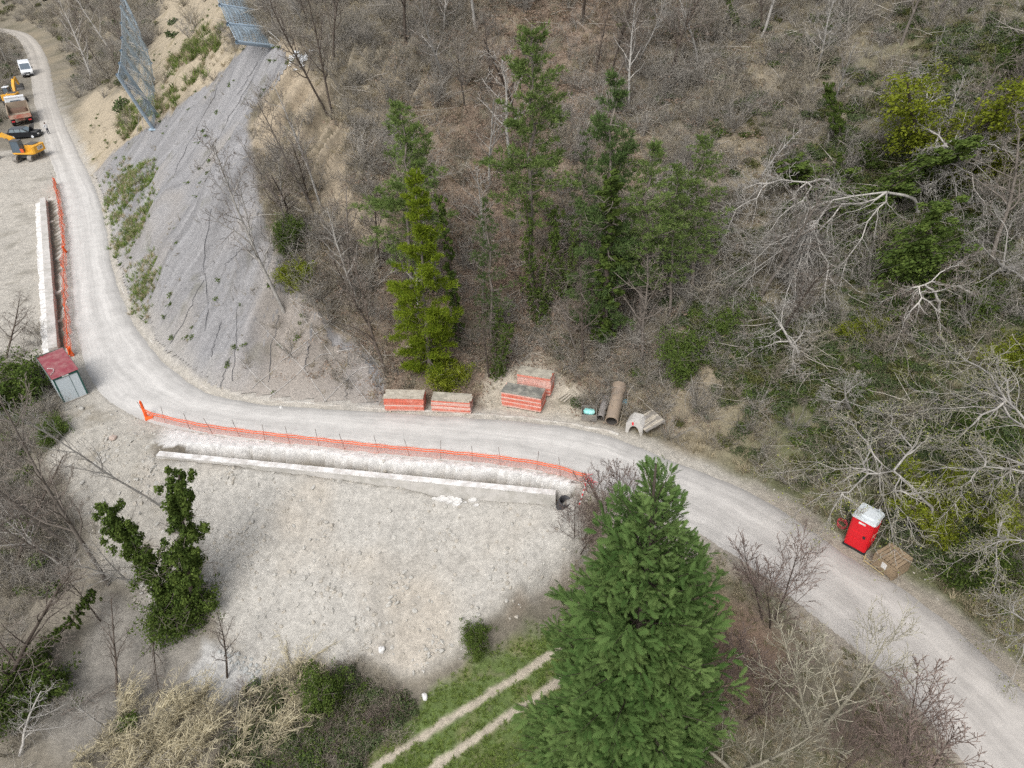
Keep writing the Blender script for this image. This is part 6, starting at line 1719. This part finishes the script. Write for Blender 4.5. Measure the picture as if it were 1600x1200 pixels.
def sprawl(lab, base_px, hub_px, hub_h, ends, seed, r0=.16, buds=False, bark=BARK_W, twig=None, depth=4):
    """pale tree whose long limbs reach from a hub above its foot out to the given spots (pixel, height over ground)"""
    b = hit(*base_px); r = random.Random(seed)
    hub = hit(*hub_px); v = ray(*hub_px); tt = np.arange(5, 300, .05)
    def above(px, h_):
        v = ray(*px); X = np.array([0, 0, CAM_H]) + v[None] * tt[:, None]
        k = np.nonzero(X[:, 2] - hz(X[:, 0], X[:, 1]) < h_)[0]
        return X[k[0]] if len(k) else X[-1]
    hub = above(hub_px, hub_h)
    t = Tree(seed); t.r = r
    pts = np.array([b + np.array([0, 0, -.2]), b * .6 + hub * .4 + np.array([.2, .1, .5]), hub]) - b
    pts = cr(pts, 5); pts[1:-1] += np.array([[r.gauss(0, .07), r.gauss(0, .07), 0] for _ in pts[1:-1]])
    V, F = tube_np(pts, r0 * np.linspace(.85, .5, len(pts)), 7); t.trunk.add(V, F, a=.3)
    prev = []
    for (px, py, h_) in ends:
        e = above((px, py), h_) - b; s0 = hub - b
        if prev and r.random() < .7:
            pv = r.choice(prev); s0 = pv[r.choice((1, 1, 2, 3))]
        L = np.linalg.norm(e - s0); n = 7
        path = [s0]
        off = np.cumsum(np.array([[r.gauss(0, .05), r.gauss(0, .05), r.gauss(0, .04)] for _ in range(n + 1)]), 0) * L
        off -= np.linspace(0, 1, n + 1)[:, None] * off[-1]
        arch = .09 * L
        path = np.array([s0 + (e - s0) * k / n + off[k] - off[0] * (1 - k / n) + np.array([0, 0, arch * math.sin(math.pi * k / n)]) for k in range(n + 1)])
        rr_ = r0 * r.uniform(.36, .52) * np.linspace(1, .22, n + 1)
        V, F = tube_np(path, rr_, 5); t.trunk.add(V, F, a=.5); prev.append(path)
        for k in range(1, n + 1):
            for _ in range(3):
                dd = unit(path[k] - path[k - 1]); sd = unit(np.array([r.gauss(0, 1), r.gauss(0, 1), r.gauss(0, .5)]))
                t.branch(path[k], dd + sd * .75, min(3.4, L * r.uniform(.22, .42)), max(.015, rr_[k] * .6), 2, depth, CFG_SPR)
    root = empty('bare_tree', b, 0, lab, 'tree')
    link('trunk', t.trunk.mesh('trunk'), bark, root); tag(link('twigs', t.twigs.mesh('twigs'), twig or bark, root), kind='stuff')
    if buds:
        g = np.random.default_rng(seed); C = np.array([p for p, d in t.tips]); C = C[g.random(len(C)) < .6] + g.normal(0, .06, (1, 3))
        nb = NB(); V, T, A_ = leaves(C, np.tile([0, 0, 1.], (len(C), 1)), .065, seed); nb.add(V, T=T, a=A_); tag(link('buds', nb.mesh('buds'), L_BUD, root), kind='stuff')
sprawl('large dead tree with pale tangled branches sprawling over the slope', (1440, 340), (1385, 300), 4.5, [(1125, 440, 2.5), (1150, 455, 1.5), (1195, 385, 3), (1240, 485, 1.5), (1290, 480, 1.5), (1215, 505, 1.2), (1340, 455, 1.2), (1260, 420, 2.5), (1180, 420, 2)], 501, .16)
sprawl('dead grey branch tangle left of the dark ivy mound', (1300, 300), (1262, 285), 3.5, [(1140, 330, 2), (1130, 380, 1.6), (1180, 390, 1.5), (1160, 290, 2.5), (1210, 345, 2), (1200, 260, 2.5)], 502, .14)
sprawl('pale crooked branches spreading around the bright ivy crown', (1490, 290), (1478, 228), 4.5, [(1420, 260, 3), (1400, 190, 3.5), (1560, 290, 3), (1590, 240, 3.5), (1500, 320, 2), (1470, 340, 1.5), (1545, 345, 2), (1450, 120, 3), (1440, 300, 2.5), (1600, 170, 3)], 503, .14)
sprawl('pale crooked bare tree in the hollow below the dead tangle', (1465, 500), (1445, 445), 3.5, [(1380, 470, 2), (1410, 500, 1.5), (1520, 460, 2), (1470, 520, 1), (1500, 410, 2.5), (1400, 540, 1)], 504, .11, twig=BARK_G)
sprawl('pale budding tree spreading its branches over the red toilet', (1470, 850), (1396, 736), 5, [(1222, 738, 2.5), (1245, 800, 2), (1318, 660, 3), (1275, 840, 1.8), (1345, 800, 3.2), (1398, 858, 1.6), (1425, 850, 1.6), (1470, 770, 3), (1390, 650, 3), (1300, 765, 3)], 505, .115, True, twig=BARK_L, depth=3)
sprawl('white-limbed budding tree reaching in over the right-hand brush', (1690, 720), (1620, 680), 6, [(1430, 610, 3), (1480, 555, 3), (1470, 690, 3), (1440, 650, 3), (1560, 560, 4), (1520, 600, 4)], 506, .125, True, twig=BARK_L, depth=3)
sprawl('pale budding tree with level limbs above the ivy right of the crate', (1690, 850), (1625, 745), 6, [(1440, 745, 3), (1480, 800, 3), (1455, 700, 3), (1530, 690, 4), (1540, 790, 3)], 507, .115, True, twig=BARK_L, depth=3)
sprawl('pale twiggy budding tree leaning over the roadside ditch', (1680, 980), (1625, 850), 5, [(1490, 880, 2.5), (1545, 935, 2), (1520, 850, 3), (1570, 800, 3.5), (1580, 960, 1.6)], 508, .10, True, twig=BARK_L, depth=3)
sprawl('grey budding branches hanging over the top of the road ditch', (1690, 1080), (1625, 985), 4, [(1545, 1000, 1.5), (1580, 1060, 1.2), (1560, 930, 2)], 509, .08, True, twig=BARK_L, depth=3)
lean_tree('wide3', (1260, 560), (1180, 470), 6, 'fallen grey branches beside the loose pale pine', .8, 5.0)
lean_tree('wide2', (1590, 420), (1560, 380), 6, 'crooked pale bare tree right of the dark ivy-clad trunk', 1.0, 1.5)
lean_tree('wide1', (1330, 640), (1290, 600), 4, 'low grey bare tree in the brush above the red toilet', .9, 2.5)
# young trees along the lower side of the road
for kn, b_, t_, lab, wd in (('fan0', (1200, 975), (1212, 800), 'upright reddish bare sapling by the road right of the cypress', 1.0), ('fan1', (965, 830), (985, 695), 'dark bare sapling standing behind the cypress', 1.15),
                            ('fan2', (1420, 1215), (1480, 1035), 'bare sapling spreading over the lower edge of the road', 1.2), ('lichen0', (1275, 1140), (1330, 915), 'pale lichen-grey bare tree with wide crown over the bank', 1.1),
                            ('fan3', (1150, 1120), (1155, 960), 'reddish brown leafless shrub tree beside the cypress', 1.3), ('lichen1', (1150, 1200), (1180, 1040), 'grey leafless shrub tree below the reddish one', 1.2),
                            ('fan1', (1060, 1000), (1150, 980), 'brown twiggy shrub between the cypress and the reddish tree', .8), ('fan0', (905, 860), (925, 770), 'small bare sapling on the eroded bank left of the cypress', 1.2),
                            ('fan2', (1310, 1200), (1370, 1080), 'thin bare sapling below the lichen-grey tree', .8)):
    place(kn, 'bare_tree', b_, t_, lab, wide=wd)
# ---------------------------------------------------------------- gully on the left
for kn, b_, t_, lab, wd in (('ivyA', (272, 955), (165, 785), 'shorter of two ivy-covered trunks leaning apart against the spoil slope', .85), ('ivyA', (298, 968), (268, 735), 'taller of two ivy-covered trunks standing against the spoil slope', .85), ('ivyBush', (285, 975), (280, 915), 'dense ivy skirt at the foot of the two ivy-covered trunks', 1.0), ('slim1', (170, 915), (-20, 600), 'dark bare trunk leaning left out of the gully', .7),
                            ('pale1', (250, 790), (10, 625), 'slender lichen-spotted trunk leaning across the soil slope', .5), ('slim3', (120, 860), (-40, 700), 'grey bare trunk leaning out of the brush', 1.0),
                            ('ivyBush', (35, 1110), (40, 1040), 'dark green ivy bush at the gully edge', 1.2),
                            ('pale3', (30, 1180), (60, 1060), 'pale lichen-grey dead tree over the ivy bush', 1.6), ('slim0', (-30, 1130), (120, 880), 'bare tree with long twigs reaching over the gully', 1.2),
                            ('slim4', (20, 900), (60, 720), 'bare twiggy tree in the gully brush', 1.2), ('ivyBush', (20, 640), (15, 560), 'dark ivy bush behind the site shed', 1.0), ('slim2', (10, 560), (28, 455), 'small bare ivy-footed tree on the terrace', 1.2),
                            ('ivyBush', (85, 690), (80, 650), 'small green bush below the site shed', .8), ('ivyBush', (500, 1110), (505, 1040), 'upright green bush beside the reeds', .5), ('ivyBush', (745, 1012), (745, 980), 'small leafy bush on the edge of the spoil', .8),
                            ('slim0', (355, 1060), (330, 960), 'thin bare sapling at the foot of the spoil slope', 1.0)):
    place(kn, 'bare_tree' if 'ivy' not in kn else ('ivy_bush' if 'Bush' in kn else 'ivy_clad_tree'), b_, t_, lab, 'bush' if 'Bush' in kn else 'tree', wide=wd)
for kn, nm, pa, pb, up_, lab, wd in (('ivyThin', 'ivy_clad_tree', (25, 1060), (188, 958), .9, 'ivy-covered trunk fallen across the muddy gully', 1.7), ('slim2', 'bare_tree', (840, 490), (790, 405), .5, 'fallen bare trunk lying among the ivy-grown trees', .5),
                                   ('slim4', 'bare_tree', (245, 960), (225, 1110), .5, 'fallen bare trunk lying down the muddy gully', .8), ('slim1', 'bare_tree', (100, 1120), (215, 1070), .5, 'dark fallen branch lying across the muddy gully', .8)):
    a_, b_ = hit(*pa), hit(*pb); put(kn, nm, a_ + np.array([0, 0, .25]), b_ - a_ + np.array([0, 0, up_]), lab, 'tree', None, wd, 0)
# more ivy and evergreen growth on the right-hand hillside
for kn, nm, b_, t_, lab, wd in (('ivyB', 'ivy_clad_tree', (1375, 270), (1365, 205), 'ivy mass climbing beside the broad dark ivy mound', 1.5), ('ivyB', 'ivy_clad_tree', (1300, 300), (1290, 240), 'dark ivy mass at the root of the grey branch tangle', 1.3), ('ivyY', 'ivy_clad_tree', (1425, 180), (1415, 128), 'bright ivy arm left of the bright ivy crown', 1.1),
                            ('ivyB', 'ivy_clad_tree', (1590, 120), (1585, 45), 'green ivy-grown tree at the top of the right-hand hillside', 1.4), ('ivyBush', 'ivy_bush', (1470, 400), (1465, 360), 'dark ivy bush under the pale crooked branches', 1.6), ('ivyBush', 'ivy_bush', (1540, 480), (1535, 440), 'olive ivy bush beside the crooked tree in the hollow', 1.6),
                            ('ivyY', 'ivy_clad_tree', (1500, 800), (1460, 735), 'yellow green ivy mass behind the leaning ivy trunk', 1.2), ('ivyBush', 'ivy_bush', (1540, 900), (1525, 850), 'dark ivy bush above the roadside ditch', 1.5), ('ivyBush', 'ivy_bush', (1200, 545), (1195, 510), 'green ivy bush below the fallen grey branches', 1.3),
                            ('ivyBush', 'ivy_bush', (1130, 520), (1125, 480), 'green ivy bush between the loose pale pine and the fallen branches', 1.2), ('ivyYBush', 'ivy_bush', (1350, 520), (1345, 490), 'olive green bush under the dead branch tangle', 1.5), ('ivyScruff', 'ivy_clad_tree', (880, 470), (885, 330), 'ragged ivy-grown tree left of the dark narrow pine', 1.0),
                            ('pineT', 'pine_tree', (1045, 500), (1058, 250), 'thin pale pine between two loose pines', 1.0), ('pineS', 'pine_tree', (905, 420), (915, 200), 'sparse young pine behind the dark narrow pine', 1.0), ('ivyYBush', 'ivy_bush', (1590, 560), (1585, 520), 'olive green bush among the white budding limbs', 1.4)):
    place(kn, nm, b_, t_, lab, 'tree' if 'bush' not in nm else 'bush', wide=wd)
# ---------------------------------------------------------------- single bare trees by the spur and the barrier
for kn, b_, t_, lab, wd in (('slim0', (512, 180), (420, -20), 'dark leaning trunk beside the heap of rope brakes', .8), ('slim2', (520, 178), (470, -30), 'twin dark trunk right of the heap of rope brakes', .8), ('pale0', (445, 490), (345, 215), 'grey bare tree rooted in the edge of the netting', .8),
                            ('slim1', (490, 330), (405, 150), 'slim bare tree at the head of the sandy path', .8), ('pale2', (500, 320), (440, 120), 'pale slim bare tree at the head of the sandy path', .8), ('slim3', (460, 370), (370, 230), 'slim grey tree on the crest above the netting', .9),
                            ('slim4', (605, 590), (550, 420), 'crooked bare tree at the lower end of the netting', 1.1), ('slim0', (585, 520), (530, 400), 'leaning bare tree above the lower end of the netting', 1.2), ('slim2', (765, 590), (745, 470), 'thin bare tree just above the red stacks', 1.0),
                            ('pale1', (1275, 120), (1300, -20), 'pale multi-stemmed bare tree high on the hillside', 1.2),
                            ('pale0', (148, 132), (70, -20), 'white-barked bare tree at the right edge of the far road', 1.0), ('pale2', (178, 88), (110, -20), 'white-barked bare tree left of the tall barrier', 1.0), ('pale4', (145, 130), (120, 60), 'short white-barked bare tree beside the far road', 1.2)):
    place(kn, 'bare_tree', b_, t_, lab, wide=wd)
# the many slim leafless trees of the wood
g = np.random.default_rng(77); cnt = 0
while cnt < 180:
    x, y = g.uniform(-28, 55), g.uniform(36, 95)
    if gD(x, y) < 5 or bare(np.array([x]), np.array([y]))[0] < .9: continue
    s_ = gS(x, y)
    b = np.array([x, y, float(hz(x, y))])
    kn = ('slim%d' if g.random() < .62 else 'pale%d') % g.integers(0, 5)
    d = np.array([g.normal(0, .9), g.normal(-.8, .9), g.uniform(4.0, 8.5)])
    put(kn, 'bare_tree', b, d, 'slim leafless tree among the brush of the wooded hillside', 'tree', 'slim leafless trees on the wooded hillside', g.uniform(.9, 1.4)); cnt += 1
cnt = 0
while cnt < 70:
    x, y = g.uniform(-145, -45), g.uniform(95, 225)
    if abs(gD(x, y)) < 4 or bare(np.array([x]), np.array([y]))[0] < .9 or clear(x, y) < .9: continue
    b = np.array([x, y, float(hz(x, y))])
    put(('slim%d' if g.random() < .6 else 'pale%d') % g.integers(0, 5), 'bare_tree', b, np.array([g.normal(0, 1.2), g.normal(-.5, 1.2), g.uniform(6, 11)]), 'leafless tree in the wood at the far end of the road', 'tree', 'leafless trees at the far end of the road', g.uniform(.8, 1.3)); cnt += 1

cnt = 0
while cnt < 26:
    x, y = g.uniform(-46, -17), g.uniform(16, 40)
    if gD(x, y) > -6 or gz_('fill', np.array([x]), np.array([y]))[0] > .02 or gz_('soil', np.array([x]), np.array([y]))[0] > .5: continue
    put(('slim%d' if g.random() < .6 else 'pale%d') % g.integers(0, 5), 'bare_tree', np.array([x, y, float(hz(x, y))]), np.array([g.normal(-1.5, 1.2), g.normal(.5, 1.5), g.uniform(3, 6)]), 'thin leafless tree in the tangled gully below the shed', 'tree', 'thin leafless trees in the gully', g.uniform(.8, 1.3)); cnt += 1

# ---------------------------------------------------------------- person beside the black car
def person(q, rz):
    root = empty('person', (q[0], q[1], gz_at(q)), rz, 'person in white top and dark trousers standing at the open bonnet of the car', 'person')
    J = {'pel': (0, 0, .95), 'sp': (0, .02, 1.2), 'ch': (0, .04, 1.40), 'nk': (0, .05, 1.52), 'hd': (0, .09, 1.62), 'tp': (0, .10, 1.74), 'ls': (-.19, .03, 1.42), 'le': (-.27, .10, 1.17), 'lw': (-.22, .30, 1.05), 'lh': (-.20, .38, 1.02),
         'rs': (.19, .03, 1.42), 're': (.28, .06, 1.16), 'rw': (.26, .22, .98), 'rh': (.25, .29, .94), 'lp': (-.1, 0, .92), 'lk': (-.12, .04, .5), 'la': (-.13, 0, .09), 'lt': (-.14, .17, .04), 'rp': (.1, 0, .92), 'rk': (.12, .06, .5), 'ra': (.14, .02, .09), 'rt': (.15, .19, .04)}
    RD = {'pel': .15, 'sp': .135, 'ch': .155, 'nk': .06, 'hd': .095, 'tp': .07, 'ls': .075, 'le': .05, 'lw': .036, 'lh': .04, 'rs': .075, 're': .05, 'rw': .036, 'rh': .04, 'lp': .09, 'lk': .065, 'la': .045, 'lt': .04, 'rp': .09, 'rk': .065, 'ra': .045, 'rt': .04}
    E = [('pel', 'sp'), ('sp', 'ch'), ('ch', 'nk'), ('nk', 'hd'), ('hd', 'tp'), ('ch', 'ls'), ('ls', 'le'), ('le', 'lw'), ('lw', 'lh'), ('ch', 'rs'), ('rs', 're'), ('re', 'rw'), ('rw', 'rh'), ('pel', 'lp'), ('lp', 'lk'), ('lk', 'la'), ('la', 'lt'), ('pel', 'rp'), ('rp', 'rk'), ('rk', 'ra'), ('ra', 'rt')]
    ks = list(J); me = bpy.data.meshes.new('body'); me.from_pydata([J[k] for k in ks], [(ks.index(a), ks.index(b)) for a, b in E], [])
    m, t, out = new_mat('clothes')
    tc = t.nodes.new('ShaderNodeTexCoord'); sp_ = t.nodes.new('ShaderNodeSeparateXYZ'); t.links.new(tc.outputs['Object'], sp_.inputs[0])
    rmp = t.nodes.new('ShaderNodeValToRGB'); rmp.color_ramp.interpolation = 'CONSTANT'; cr2 = rmp.color_ramp
    st_ = [(0, (.02, .02, .02)), (.05, (.035, .04, .06)), (.545, (.62, .63, .65)), (.84, (.45, .28, .2))]
    while len(cr2.elements) < len(st_): cr2.elements.new(.5)
    for e, (pp, cc_) in zip(cr2.elements, st_): e.position = pp; e.color = (*cc_, 1)
    t.links.new(maprange(t, sp_.outputs['Z'], 0, 1.8, 0, 1), rmp.inputs[0])
    p = t.nodes.new('ShaderNodeBsdfPrincipled'); p.inputs['Roughness'].default_value = .8; t.links.new(rmp.outputs[0], p.inputs['Base Color']); t.links.new(p.outputs[0], out.inputs[0])
    o = link('body', me, m, root)
    md = o.modifiers.new('skin', 'SKIN')
    for i, k in enumerate(ks): me.skin_vertices[0].data[i].radius = (RD[k], RD[k])
    me.skin_vertices[0].data[ks.index('pel')].use_root = True
    o.modifiers.new('sub', 'SUBSURF').levels = 1
    MB().lathe([(0, .115), (.06, .10), (.10, .04), (.105, -.03), (.09, -.06)], 12, Matrix.Translation((0, .08, 1.67))).build('hair', surf('dark_hair', (.03, .022, .018), .7), root, smooth=True)
person(P(77, 210, 0) + np.array([0, 0, 0]), R(70))
